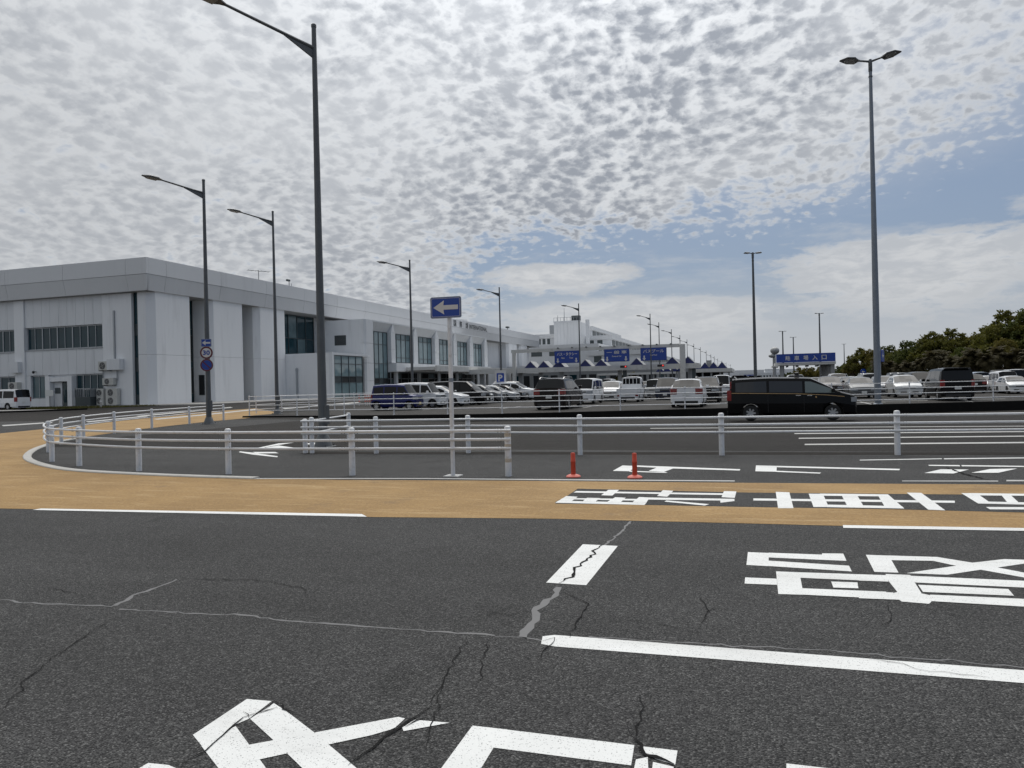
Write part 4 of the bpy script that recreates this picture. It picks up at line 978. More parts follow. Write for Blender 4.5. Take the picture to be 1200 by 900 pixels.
for k in range(7): MB().box(-55.8, -54.2, SB - .09, SB - .052, 7.7 + k * .18, 7.76 + k * .18).obj('louvre', ACG, vt)
for z0, z1 in ((ZB - .4, 2.5), (2.53, 5.0), (5.03, 7.8), (7.83, 11.15)):
    MB().prism([(-51.72, SB - .02), (-51.30, SB - .02), (T2, SB + .3), (T2, 94.6), (-51.72, 94.6)], z0, z1).obj('corner_cladding', WALL2, TB)
MB().box(-59.3, T2 - .75, SB + .5, 142.8, 9.85, 11.1).box(-59.3, -55.0, SB + .5, 142.8, 5.0, 9.84).obj('upper_block_wall', WALL, TB)
MB().box(T2 - .75, T2 + .02, 94.62, 142.8, 10.95, 11.17).obj('upper_block_edge', WALL2, TB)
bays = [(94.65, 100.1, ZB), (101.5, 107.9, 5.25), (109.5, 116.3, 5.25), (118.0, 124.6, 5.25), (126.3, 132.8, 5.25), (134.6, 140.9, 5.25)]
for k, (a0, a1, z0) in enumerate(bays):
    if z0 < 1: window(TB, 'T', T2 - .72, a0, a1, z0, 9.72, 4, [0, .19, .27, .50, .80, 1], lambda i, j: (DARK if i % 2 else MULLD) if j == 1 else GLASS_L, MULLD, .08, .10)
    else: window(TB, 'T', T2 - .72, a0, a1, z0, 9.72, 4, [0, .18, .80, 1], lambda i, j: GLASS_B if j == 2 else GLASS_L, MULLD, .08, .10)
    # sloping head panel over each bay
    pb0, pb1 = a0 - .05, a1 + .05
    MB().add([(T2 - .70, pb0, 9.73), (T2 - .70, pb1, 9.73), (T2 - .02, pb1 + .5, 10.94), (T2 - .02, pb0 - .5, 10.94), (T2 - .78, pb0, 9.73), (T2 - .78, pb1, 9.73), (T2 - .12, pb1 + .5, 10.94), (T2 - .12, pb0 - .5, 10.94)],
             [(0, 1, 2, 3), (7, 6, 5, 4), (0, 4, 5, 1), (1, 5, 6, 2), (2, 6, 7, 3), (3, 7, 4, 0)]).obj('head_panel', WALL2, TB)
    nxt = bays[k + 1][0] if k + 1 < len(bays) else 142.8
    for z0_, z1_ in ((5.2, 7.2), (7.22, 9.7)): MB().box(T2 - .74, T2, a1 + .02, nxt - .02, z0_, z1_).obj('bay_column', WALL2, TB)
    MB().add([(T2 - .74, a1 + .10, 9.72), (T2, a1 + .10, 9.72), (T2 - .01, a1 + .56, 10.93), (T2 - .74, a1 + .56, 10.93), (T2 - .74, nxt - .10, 9.72), (T2, nxt - .10, 9.72), (T2 - .01, nxt - .56, 10.93), (T2 - .74, nxt - .56, 10.93)],
             [(0, 1, 2, 3), (7, 6, 5, 4), (0, 4, 5, 1), (1, 5, 6, 2), (2, 6, 7, 3), (3, 7, 4, 0)]).obj('column_head', WALL2, TB)
for k in range(11):
    a0 = 100.2 + k * 3.87; MB().box(T2 - .9, T2 + .75, a0 + .01, a0 + 3.85, 4.05, 5.15).obj('spandrel_panel', WALL2, TB)
MB().box(T2 - .9, T2 + .85, 100.1, 143, 3.85, 4.04).obj('spandrel_edge', FASC, TB)
window(TB, 'T', -53.6, 100.2, 142.5, ZB, 3.84, 16, [0, .25, .72, 1], lambda i, j: DARK if (i * 7 + j * 3) % 5 else GLASS_L, MULL, .10, .12)
for k in range(6): MB().bbox(-51.6, -51.1, 101.8 + 8.2 * k, 102.3 + 8.2 * k, ZB - .3, 3.84, .03).obj('ground_column', WALL2, TB)
window(TB, 'S', 100.15, -53.6, -51.2, ZB, 3.84, 2, [0, .7, 1], DARK, MULL, .08, .1)
# far end of the front
window(TB, 'T', -59.2, 143.2, 158, ZB, 11.7, 6, [0, .3, .5, .75, 1], lambda i, j: GLASS if i in (2, 3, 4) else DARK, MULLD, .10, .12)
for px0, px1 in ((596, 606), (611, 618)):
    a0, a1 = at_t(px0, 430, TW)[1], at_t(px1, 430, TW)[1]; pier(a0, a1, .6, -59.3)
MB().bbox(-58.2, -57.4, 146.5, 147.4, ZB, 11.7, .04).obj('pier', WALL2, TB)
MB().bbox(-58.2, -57.4, 158.6, 160.0, ZB, 11.7, .04).obj('pier', WALL2, TB)
# name on the fascia
for ch, px in (('国', 533), ('際', 540), ('線', 547)):
    p = at_t(px, 379 + (px - 533) * .2, TF); text_part(ch, 'lettering', POLE, TB, (TF, p[1], 14.05), (0, 1, 0), (0, 0, 1), 1.35, 1.25, .05)
p0, p1 = at_t(550, 383, TF)[1], at_t(570.5, 387, TF)[1]
text_part('INTERNATIONAL', 'lettering', POLE, TB, (TF, (p0 + p1) / 2, 13.95), (0, 1, 0), (0, 0, 1), p1 - p0, .95, .05)
# roof fittings
an = thing('tv_antenna', 'thin television antenna on the terminal roof edge', 'antenna', (-57.2, 75.0, 14.85))
p = at_depth(305, 318, 95); p = (-57.3, at_t(303, 320, -57.3)[1])
an.location = (p[0], p[1], 14.85); mb = MB(); mb.cyl((p[0], p[1], 14.85), (p[0], p[1], 16.3), .04, None, 6); mb.obj('mast', MULLD, an)
mb = MB(); mb.cyl((p[0] - .7, p[1] - 1.1, 16.2), (p[0] + .7, p[1] + 1.1, 16.2), .03, None, 6)
for k in range(6):
    q = -.7 + .28 * k; mb.cyl((p[0] + q - .35, p[1] + q * 1.6 + .25, 16.2), (p[0] + q + .35, p[1] + q * 1.6 - .25, 16.2), .02, None, 5)
mb.obj('boom', MULLD, an)
p = (-57.3, at_t(307.5, 326, -57.3)[1]); p = (-57.3, at_t(305, 325, -57.3)[1] + 6)
ra = thing('roof_camera', 'small forked camera bracket on the terminal roof edge', 'camera', (p[0], p[1], 14.85))
MB().cyl((p[0], p[1], 14.85), (p[0], p[1], 15.7), .05, None, 6).cyl((p[0], p[1] + .5, 14.85), (p[0], p[1] + .5, 15.5), .03, None, 6).obj('mast', MULLD, ra); MB().bbox(p[0] - .15, p[0] + .15, p[1] - .5, p[1] + .1, 15.7, 15.95, .03).obj('housing', MULLD, ra)
p = (-57.3, at_t(595, 386.5, -57.3)[1]); rc = thing('roof_floodlight', 'small dark floodlight on the far terminal roof edge', 'floodlight', (p[0], p[1], 14.85))
MB().cyl((p[0], p[1], 14.85), (p[0], p[1], 15.5), .08, None, 6).obj('mast', MULLD, rc); MB().bbox(p[0] - .3, p[0] + .4, p[1] - .9, p[1] + .3, 15.5, 15.9, .06).obj('housing', MULLD, rc)
# pavement along the front and planting before the end wall
MB().prism([(-59.3, 58.2), (-49.5, 58.0), (-46.5, 80), (-44, 100), (-44, 160), (-59.3, 160)], -.2, ZB + .04).obj('pavement', CONC, kind='structure')
MB().box(-110, -59.4, 57.6, 59.4, -.2, ZB + .03).obj('apron', CONC, kind='structure')
def turf(label, poly, n, h):
    xs = [p[0] for p in poly]; ys = [p[1] for p in poly]; vs = []; fs = []
    def ins(x, y):
        c = False
        for (x1, y1), (x2, y2) in zip(poly, poly[1:] + poly[:1]):
            if (y1 > y) != (y2 > y) and x < (x2 - x1) * (y - y1) / (y2 - y1) + x1: c = not c
        return c
    while len(fs) < n:
        x, y = rnd.uniform(min(xs), max(xs)), rnd.uniform(min(ys), max(ys))
        if not ins(x, y): continue
        a = rnd.uniform(0, 6.28); w = rnd.uniform(.03, .07); hh = h * rnd.uniform(.4, 1.2); z = zg(x, y); lx, ly = rnd.gauss(0, .06), rnd.gauss(0, .06); b = len(vs)
        vs += [(x - w * math.cos(a), y - w * math.sin(a), z), (x + w * math.cos(a), y + w * math.sin(a), z), (x + lx, y + ly, z + hh)]; fs.append((b, b + 1, b + 2))
    o = MB().add(vs, fs).obj('grass', GRASS, kind='stuff', recalc=False); tag(o, label, 'grass')
gs = [(-73.5, 53.5), (-66.5, 52.6), (-58.0, 55.2), (-54.5, 58.0), (-60, 57.5), (-73.5, 57.5)]
sheet('soil_bed', gs, SOIL, 0.02); turf('strip of dry grass along the foot of the end wall', gs, 6000, .16)
gs2 = [(-92, 50.5), (-74.0, 50.8), (-68.5, 51.8), (-67, 52.3), (-74, 53.2), (-92, 53.4)]
sheet('soil_bed', gs2, SOIL, 0.02); turf('strip of dry grass beside the parked white van', gs2, 4000, .12)
ribbon('kerb', [(-95, 45.5, 0), (-75, 46.0, 0), (-64, 47.3, 0), (-58.5, 49.4, 0), (-56.5, 51.5, 0)], .25, .14, CONC_D, kind='structure')
sheet('pavement', [(-95, 45.6), (-75, 46.1), (-64, 47.4), (-58.5, 49.5), (-57.5, 50.7), (-66, 51.2), (-95, 49.8)], CONC, .10)
for x, y in ((-66.5, 53.0), (-59.3, 55.6)):
    pm = thing('marker_post', 'small white marker post in the grass by the white van' if x < -62 else 'small pale marker post in the grass below the outdoor units', 'post', (x, y, zg(x, y)))
    MB().lathe((x, y, zg(x, y)), [(.10, 0), (.09, .75), (.05, .82)], 10).obj('shaft', CONC, pm); MB().lathe((x, y, zg(x, y)), [(.105, .55), (.105, .68)], 10).obj('band', PLATE, pm)
# orange and white delineators by the pavement
for k, px in enumerate((428, 430.5, 433, 435.5, 421)):
    p = at_depth(px, 468, 62); dl_ = thing('delineator', ('fourth', 'third', 'second', 'nearest', 'farthest')[k] + ' orange and white delineator left of the rear of the blue box car', 'delineator', (p[0], p[1], .1), 'delineators by the glass entrance')
    MB().cyl((p[0], p[1], .1), (p[0], p[1], 1.0), .05, None, 8).obj('pole', SIGNW, dl_)
    for h in (.35, .62, .88): MB().lathe((p[0], p[1], .1 + h), [(.056, -.06), (.056, .06)], 8).obj('band', ORANGE_P, dl_)

# ------------------------------------------------------------------ sign gantry, canopies and far buildings
SG = 116.0
tx = lambda x, y=430, s=SG: at_s(x, y, s)[0]
gt = thing('sign_gantry', 'pale overhead steel gantry carrying three blue signs across the road', 'gantry', (tx(800), SG, 0))
MB().box(tx(600), tx(797), SG - .25, SG + .25, 6.66, 7.18).obj('beam', GANT, gt)
MB().bbox(tx(797), tx(803.5), SG - .35, SG + .35, -.2, 7.14, .05).obj('column', GANT, gt)
MB().box(tx(601), tx(604.5), SG - .3, SG + .3, -.2, 6.7).obj('column', GANT, gt)
for k in range(9):
    x = tx(655 + k * 16.5); MB().bbox(x - .14, x + .14, SG - .55, SG - .2, 7.12, 7.28, .03).obj('lamp', MULLD, gt)
def dsign(label, x0, x1, y0, y1, jp, en, arrows):
    a0, a1 = tx(x0), tx(x1); z1, z0 = 6.70, 4.72; c = ((a0 + a1) / 2, SG - .42, (z0 + z1) / 2); w, h = a1 - a0, z1 - z0
    root = thing('direction_sign', label, 'direction sign', c, None); pl = Plate(c, (1, 0))
    pl.slab(rounded(w, h, .06), 0, .10).obj('board', BLUE, root)
    pl.ring(rounded(w - .06, h - .06, .05), rounded(w - .14, h - .14, .04), .10, .104).obj('border', BLUE_D, root)
    text_part(jp, 'lettering', SIGNW, root, (c[0], c[1] - .105, c[2] + h * .24), (1, 0, 0), (0, 0, 1), w * (.80 if len(jp) > 4 else .5), .52)
    for k, e in enumerate(en):
        text_part(e, 'lettering', SIGNW, root, (c[0] + (k - (len(en) - 1) / 2) * w * .32, c[1] - .105, c[2] - h * .07), (1, 0, 0), (0, 0, 1), None, .26 if len(e) < 6 else .22)
    for a in arrows:
        ap = [(a * w - q * .9, -h * .28 + p * .95) for p, q in [(y, x) for x, y in ((-.0, -.42), (.30, -.04), (.12, -.08), (.12, .38), (-.12, .38), (-.12, -.08), (-.30, -.04))]]
        pl.slab(ap, .10, .106).obj('arrow', SIGNW, root)
    return root
dsign('blue overhead sign for buses and taxis, leftmost on the gantry', 651, 680.5, 412, 426, 'バス・タクシー', ('Bus', 'Taxi'), (-.37, .36))
dsign('blue overhead sign for general cars, middle of the gantry', 709, 738.5, 410, 425, '一 般 車', ('General Car',), (-.38, .36))
dsign('blue overhead sign for the bus pool, rightmost on the gantry', 751.5, 782, 408, 422, 'バスプール', ('Bus Pool',), (-.36,))
def signal(px, label):
    a = tx(px); root = thing('traffic_light', label, 'traffic light', (a, SG - .75, 4.0), 'signals on the gantry')
    MB().bbox(a - .70, a + .35, SG - .95, SG - .7, 3.72, 4.08, .05).obj('housing', BLACKM, root)
    for k, mt in enumerate((BLACKM, BLACKM, REDLIGHT)): MB().lathe((a - .52 + k * .34, SG - .955, 3.9), [(.115, .01), (.115, -.02), (.04, -.05)], 14, 'y').obj('lens', mt, root)
    MB().box(a - .1, a + .05, SG - .8, SG - .3, 3.85, 3.95).obj('bracket', MULLD, root)
signal(733, 'horizontal traffic light showing red below the general car sign'); signal(776.5, 'horizontal traffic light showing red below the bus pool sign')
def gable(parent, a, s0, s1, z, w, h):
    MB().add([(a - w / 2, s0, z), (a + w / 2, s0, z), (a, s0, z + h), (a - w / 2, s0 + .05, z), (a + w / 2, s0 + .05, z), (a, s0 + .05, z + h)], [(0, 1, 2), (5, 4, 3), (0, 3, 4, 1), (1, 4, 5, 2), (2, 5, 3, 0)]).obj('skylight', BLUE_D, parent)
    MB().add([(a - w / 2 - .1, s0 + .06, z), (a, s0 + .06, z + h + .1), (a + w / 2 + .1, s0 + .06, z), (a - w / 2 - .1, s1, z), (a, s1, z + h + .1), (a + w / 2 + .1, s1, z)], [(0, 1, 4, 3), (1, 2, 5, 4), (0, 2, 1), (3, 4, 5), (0, 3, 5, 2)]).obj('skylight_roof', GALV, parent)
wc = thing('walkway_canopy', 'long pale covered walkway crossing beneath the blue gantry signs', 'canopy', (-25, SG + 1.5, 0))
MB().box(tx(545), tx(819), SG + .4, SG + 4.2, 3.50, 4.05).box(tx(545) - .1, tx(820), SG + .25, SG + .4, 3.36, 4.14).obj('roof', GANT, wc)
for px in (612.5, 622, 636, 653, 685, 703.5, 745.5, 788, 806): pass
for px in (620.5, 636, 653.5, 685, 703.5, 745.5, 787.5, 806): gable(wc, tx(px), SG + .5, SG + 3.8, 4.1, 2.05, 1.05)
for px in (560, 583, 606, 630, 655, 724, 730, 808, 812): MB().bbox(tx(px) - .3, tx(px) + .3, SG + 1.5, SG + 2.1, -.2, 3.49, .05).obj('column', GALV if px not in (730, 812) else MULLD, wc)
tcn = thing('entrance_canopy', 'flat pale canopy along the terminal front above the parked cars', 'canopy', (-44, 100, 0))
MB().box(-50.1, -45.2, 103, 160, 4.02, 4.5).box(-45.2, -44.9, 102.8, 160.2, 3.80, 4.66).obj('roof', GANT, tcn)
for k in range(8): MB().cyl((-46, 106 + 7.4 * k, 0), (-46, 106 + 7.4 * k, 4.0), .18, None, 10).obj('column', GALV, tcn)
# parking sign
p = at_depth(586.5, 458, 70); ps = thing('parking_sign', 'white board with a blue P sign among the parked cars', 'parking sign', (p[0], p[1], LOT)); k = 70 / F_PX
c = at_depth(586.5, 446, 70); pl = Plate(c, (cy_, sy_))
pl.slab(rounded(13.0 * k, 24 * k, .05), 0, .1).obj('board', SIGNW, ps)
pl.slab(rounded(8.6 * k, 11 * k, .05), .1, .12).obj('face', BLUE, ps)
ps.children[-1].location = (0, 0, 3.2 * k)
text_part('P', 'lettering', SIGNW, ps, pl.p(0, 3.2 * k, .125), pl.r, (0, 0, 1), None, .62, .0, .04)
pl.slab([(-2.6 * k, -7.5 * k), (2.6 * k, -7.5 * k), (2.6 * k, -5 * k), (-2.6 * k, -5 * k)], .1, .115).obj('lower_panel', MULLD, ps)
MB().cyl((p[0], p[1], LOT), (c[0], c[1], c[2] - 11 * k), .08, None, 8).obj('stand', GALV, ps)
# central building beyond
def block(parent, name, D, x0, x1, y0, z0, dep, mat=WALL2):
    a = at_depth(x0, y0, D); s_ = a[1]; b = at_s(x1, y0, s_)
    MB().box(a[0], b[0], s_, s_ + dep, z0, a[2]).obj(name, mat, parent); return a[0], b[0], s_, a[2]
cb = thing('central_building', 'white stepped office block rising behind the gantry', 'building', (-60, 240, 0))
x0, x1, s_, zt = block(cb, 'stair_tower', 245, 649, 680, 378.5, 0, 14, WALL)
for k in range(1, 8):
    a = x0 + (x1 - x0) * k / 8; MB().box(a - .05, a + .05, s_ - .06, s_ - .002, 8, zt - .1).obj('rib', WALL2, cb)
MB().box(x0 - .1, x1 + .1, s_ - .15, s_ + .1, zt, zt + .5).obj('parapet', WALL2, cb)
for k in range(9): MB().box(x0 + (x1 - x0) * k / 8 - .05, x0 + (x1 - x0) * k / 8 + .05, s_, s_ + .1, zt + .5, zt + 1.7).obj('roof_rail', MULL, cb)
MB().box(x0, x1, s_ + .12, s_ + .2, zt + 1.6, zt + 1.7).obj('roof_rail', MULL, cb)
q = at_s(669, 374, s_); MB().bbox(q[0], q[0] + 2.8, s_ + .6, s_ + 2.5, zt + .5, zt + 2.2, .1).obj('roof_unit', MULLD, cb)
for px, top in ((653.5, 369.5), (661, 361)):
    q = at_s(px, top, s_ + 4); MB().cyl((q[0], s_ + 4, zt), (q[0], s_ + 4, q[2]), .14, .06, 6).obj('mast', MULL, cb)
q0 = at_s(686, 374.5, s_ + 2); MB().box(q0[0], q0[0] + 1.1, s_ + 2, s_ + 3.1, 14, q0[2]).obj('chimney', WALL2, cb)
def strip_block(x0p, x1p, y0p, D, slen, z0, win=True):
    a = at_depth(x0p, y0p, D); b = at_s(x1p, y0p, a[1]); zt_ = a[2]
    MB().box(a[0], b[0], a[1], a[1] + slen, z0, zt_).obj('storey', WALL2, cb)
    MB().box(a[0] - .2, b[0] + .5, a[1] - .5, a[1] + slen, zt_ - 1.3, zt_ + .05).obj('storey_band', FASC, cb)
    n = int(slen / 7)
    for k in range(n):
        w = MB().box(b[0] + .02, b[0] + .12, a[1] + 2 + k * 7, a[1] + 7.4 + k * 7, zt_ - 3.3, zt_ - 1.5).obj('window', MULLD, cb)
    for k in range(3):
        u = (b[0] - a[0]) / 4; MB().box(a[0] + u * (k + .4), a[0] + u * (k + 1.0), a[1] - .08, a[1] - .01, zt_ - 3.3, zt_ - 1.5).obj('window', MULLD, cb)
strip_block(680, 693, 383, 262, 60, 12)
strip_block(676, 716, 394.5, 250, 95, 6)
strip_block(628, 650, 392.5, 250, 30, 6)
strip_block(614, 700, 406, 232, 60, 0)
strip_block(690, 750, 412, 225, 140, 0)
q = at_depth(644, 388, 255); MB().box(q[0], q[0] + 6, q[1], q[1] + 6, 10, q[2] + 2).obj('roof_cage', MULL, cb)
# second covered walkway far along the terminal road
fc = thing('walkway_canopy', 'far canopy with shade coloured in below and small blue gables beyond the gantry', 'canopy', (-12, 190, 0))
a = at_depth(812, 436, 185); b = at_depth(858, 434.5, 185)
MB().box(a[0] - 2, b[0], a[1], a[1] + 30, 3.4, 4.3).obj('roof', GANT, fc)
MB().box(a[0] - 2, b[0] - 3, a[1] + 3, a[1] + 28, 0, 3.38).obj('painted_shade_block', DARK, fc)  # dark box colours in the shade beneath the canopy roof
for px in (815, 826, 836, 846): gable(fc, at_s(px, 434, a[1])[0], a[1] + .5, a[1] + 8, 4.32, 2.4, 1.5)
q = at_s(828, 428, a[1] + 2); MB().box(q[0], q[0] + 1.2, a[1] + 2, a[1] + 3.2, 4.3, 6.4).obj('pylon', GALV, fc)
for k in range(5): MB().box(a[0] + k * 2.1, a[0] + k * 2.1 + .4, a[1] + .6, a[1] + 1.0, 0, 3.39).obj('column', GALV, fc)
f2 = thing('walkway_canopy', 'farthest low canopy below the street lamp row', 'canopy', (-20, 140, 0))
a = at_depth(700, 441, 150); b = at_depth(795, 438.5, 150)
MB().box(a[0], b[0], a[1], a[1] + 3.5, 2.9, 3.3).obj('roof', GANT, f2)
for k in range(8): MB().box(a[0] + k * 2.2, a[0] + k * 2.2 + .3, a[1] + .5, a[1] + .8, 0, 2.89).obj('column', GALV, f2)
for px in (773, 781.5, 790, 797): gable(f2, at_s(px, 436, a[1])[0], a[1] + .3, a[1] + 3, 3.32, 1.6, .9)
dt = thing('domestic_terminal', 'low dark-fronted terminal wing behind the gantry', 'building', (-30, 175, 0))
a = at_depth(598, 436, 175); b = at_depth(812, 432, 175)
MB().box(a[0], b[0], 168, 185, 0, 4.9).obj('wall', GALV, dt)
for k in range(18):
    u = a[0] + (b[0] - a[0]) * k / 18; w = MB().box(u + .3, u + (b[0] - a[0]) / 18 - .3, 167.9, 167.99, .4, 3.4).obj('window', DARK if k % 3 else GLASS, dt)
MB().box(a[0] - 1, b[0] + .6, 166.8, 185.5, 4.9, 5.7).obj('roof', FASC, dt)
fw = thing('far_hangar', 'low white building with a blue band on the horizon left of the entrance canopy', 'building', (0, 330, 0))
a = at_depth(866, 437, 330); b = at_depth(914, 435, 330)
MB().box(a[0], b[0], a[1], a[1] + 20, -.3, a[2] - .2).obj('wall', WALL2, fw)
MB().box(a[0] + 2, a[0] + 7.5, a[1] - .1, a[1] - .01, a[2] - 2.4, a[2] - .9).obj('sign_band', BLUE, fw)
MB().box(b[0] - 6.5, b[0] - .5, a[1] + 1, a[1] + 15, a[2] - .2, a[2] + 1.4).obj('penthouse', WALL2, fw)
for k in range(7): MB().box(a[0] + 9 + k * 1.25, a[0] + 9.7 + k * 1.25, a[1] - .08, a[1] - .01, a[2] - 2.2, a[2] - 1.3).obj('window', MULLD, fw)
q = at_depth(845, 434.5, 420); fs2 = thing('far_shed', 'pale long shed roof on the horizon beyond the taxi', 'building', (q[0], q[1], 0))
MB().box(q[0], q[0] + 42, q[1], q[1] + 25, 0, q[2]).obj('wall', WALL, fs2)
# radar tower
q = at_depth(908, 411, 300); rt = thing('radar_tower', 'pale radome tower on the horizon left of the blue entrance sign', 'tower', (q[0], q[1], 0))
MB().cyl((q[0] - .3, q[1], 0), (q[0] - .3, q[1], q[2] - 1), .7, .6, 10).obj('mast', GALV, rt)
MB().lathe(q, [(0.05, -1.55)] + [(1.75 * math.cos(R(a_)), 1.5 * math.sin(R(a_))) for a_ in range(-75, 90, 15)], 18).obj('radome', GALV, rt)
q2 = at_depth(904.5, 417, 300); MB().lathe(q2, [(.05, -.85)] + [(1.3 * math.cos(R(a_)), .8 * math.sin(R(a_))) for a_ in range(-75, 90, 15)], 14).obj('lower_radome', GALV, rt)
# car park entrance canopy
EG = at_depth(940, 419, 125); es = EG[1]; ex = lambda x: at_s(x, 420, es)[0]
ec = thing('entrance_gate', 'car park entrance canopy on pale columns', 'gate canopy', (EG[0], es, 0))
zt, zb_ = at_s(944, 424.5, es)[2], at_s(944, 427.5, es)[2]
MB().box(ex(908), ex(979.5), es, es + 7, zb_, zt).box(ex(905), ex(912), es - .6, es + 7, zb_ - .25, zb_ - .02).obj('roof', GANT, ec)
for k in range(6): MB().box(ex(911) + k * 1.6, ex(911) + k * 1.6 + .15, es + .3, es + 6.8, zb_ - .3, zb_ - .01).obj('rafter', MULLD, ec)
for px, dd_ in ((916, .6), (918, 5.5), (976, .6), (973, 2.3), (970.5, 4.0), (968, 5.7)):
    MB().bbox(ex(px) - .33, ex(px) + .33, es + dd_, es + dd_ + .6, LOT - .05, zb_ - .01, .05).obj('column', GALV, ec)
z1_, z0_ = at_s(944, 414.2, es)[2], at_s(944, 424.3, es)[2]
pl = Plate(((ex(909.5) + ex(979)) / 2, es - .12, (z0_ + z1_) / 2), (1, 0)); w = ex(979) - ex(909.5)
sgn = thing('entrance_sign', 'long blue board reading parking entrance on the car park canopy', 'sign', tuple(pl.c))
pl.slab(rounded(w, z1_ - z0_, .03), -.05, .06).obj('board', BLUE, sgn)
for k, ch in enumerate('駐車場入口'): text_part(ch, 'lettering', SIGNW, sgn, pl.p(w * (-.30 + .153 * k), 0, .07), (1, 0, 0), (0, 0, 1), .78, .78, 0)
# small blue signs near the trees
q = at_depth(1011.5, 435.5, 95); bs = thing('blue_round_sign', 'small round blue sign on a post beyond the parked cars', 'road sign', (q[0], q[1], LOT))
pl = Plate(q, (cy_, sy_)); pl.slab(circ(.36, 20), 0, .03).obj('face', BLUE, bs); pl.slab(arrow_poly(.4, .3), .03, .036).obj('arrow', SIGNW, bs); MB().cyl((q[0] + sy_ * -.05, q[1] + .05, LOT), (q[0] + sy_ * -.05, q[1] + .05, q[2]), .06, None, 8).obj('pole', GALV, bs)
q = at_depth(1034, 417, 60); bs = thing('banner_sign', 'blue sign edge showing behind the tall twin lamp post', 'sign', (q[0], q[1], LOT))
pl = Plate(q, (.35, .94)); pl.slab(rounded(.9, .95, .06), 0, .05).obj('face', BLUE, bs); pl.slab(arrow_poly(.5, .4), .05, .056).obj('arrow', SIGNW, bs); MB().cyl((q[0] - .15, q[1] + .1, LOT), (q[0] - .15, q[1] + .1, q[2] + .8), .05, None, 8).obj('pole', GALV, bs)

# ------------------------------------------------------------------ vehicles
def lerp_pts(pts, x):
    pts = sorted(pts)
    if x <= pts[0][0]: return pts[0][1]
    for (a, va), (b, vb) in zip(pts, pts[1:]):
        if x <= b: return va + (vb - va) * (x - a) / (b - a)
    return pts[-1][1]
SPEC = dict(
    kei_box=dict(L=3.4, W=1.48, H=1.78, cowl=1.22, wt=.82, rr=-1.5, rb=-1.64, belt=[(1.7, .78), (1.62, .93), (1.22, 1.0), (-1.7, 1.04)], xf=1.22, xr=-1.25, wr=.28, rw=.86, glass=[(1.2, .36), (.28, -.62), (-.70, -1.45)], tall=True),
    kei_van=dict(L=3.4, W=1.48, H=1.88, cowl=1.50, wt=1.08, rr=-1.55, rb=-1.67, belt=[(1.7, .86), (1.66, .98), (1.50, 1.05), (-1.7, 1.06)], xf=1.05, xr=-1.2, wr=.27, rw=.88, glass=[(1.48, .45), (.36, -.5), (-.58, -1.5)], tall=True),
    wagon_van=dict(L=4.7, W=1.7, H=1.95, cowl=2.0, wt=1.45, rr=-2.18, rb=-2.31, belt=[(2.35, .85), (2.28, 1.02), (2.0, 1.10), (-2.35, 1.12)], xf=1.45, xr=-1.35, wr=.31, rw=.88, glass=[(1.98, .8), (.7, -.7), (-.8, -2.1)], tall=True),
    minivan=dict(L=4.7, W=1.73, H=1.85, cowl=1.72, wt=.92, rr=-2.12, rb=-2.28, belt=[(2.35, .72), (2.25, .92), (1.72, 1.04), (-2.35, 1.10)], xf=1.40, xr=-1.42, wr=.32, rw=.86, glass=[(1.66, .45), (.37, -.72), (-.80, -2.0)], tall=True),
    low_minivan=dict(L=4.85, W=1.80, H=1.76, cowl=1.86, wt=.78, rr=-2.22, rb=-2.36, belt=[(2.42, .76), (2.34, .94), (1.86, 1.08), (-2.42, 1.17)], xf=1.55, xr=-1.52, wr=.31, rw=.83, glass=[(1.62, .55), (.45, -.80), (-.90, -2.10)], tall=True),
    hatch=dict(L=4.0, W=1.69, H=1.50, cowl=1.08, wt=.28, rr=-1.35, rb=-1.86, belt=[(2.0, .62), (1.9, .74), (1.08, .95), (-2.0, 1.0)], xf=1.28, xr=-1.26, wr=.30, rw=.80, glass=[(.85, -.10), (-.18, -1.2)], tall=False),
    sedan=dict(L=4.5, W=1.74, H=1.45, cowl=1.15, wt=.38, rr=-.95, rb=-1.66, belt=[(2.25, .60), (2.15, .72), (1.15, .92), (-1.66, .98), (-2.18, .95), (-2.25, .86)], xf=1.38, xr=-1.34, wr=.31, rw=.78, glass=[(.9, .02), (-.06, -1.2)], tall=False),
    suv=dict(L=4.6, W=1.83, H=1.72, cowl=1.28, wt=.52, rr=-1.75, rb=-2.12, belt=[(2.3, .76), (2.2, .95), (1.28, 1.08), (-2.3, 1.12)], xf=1.42, xr=-1.38, wr=.355, rw=.80, glass=[(1.08, .08), (0, -.95), (-1.03, -1.75)], tall=False),
    kei_truck=dict(L=3.4, W=1.48, H=1.78, cowl=1.55, wt=1.16, rr=.52, rb=.46, belt=[(1.7, .86), (1.66, .98), (1.55, 1.02), (.46, 1.02), (.43, .60), (-1.7, .60)], xf=1.10, xr=-.95, wr=.27, rw=.88, glass=[(1.5, .62)], tall=True, truck=True))
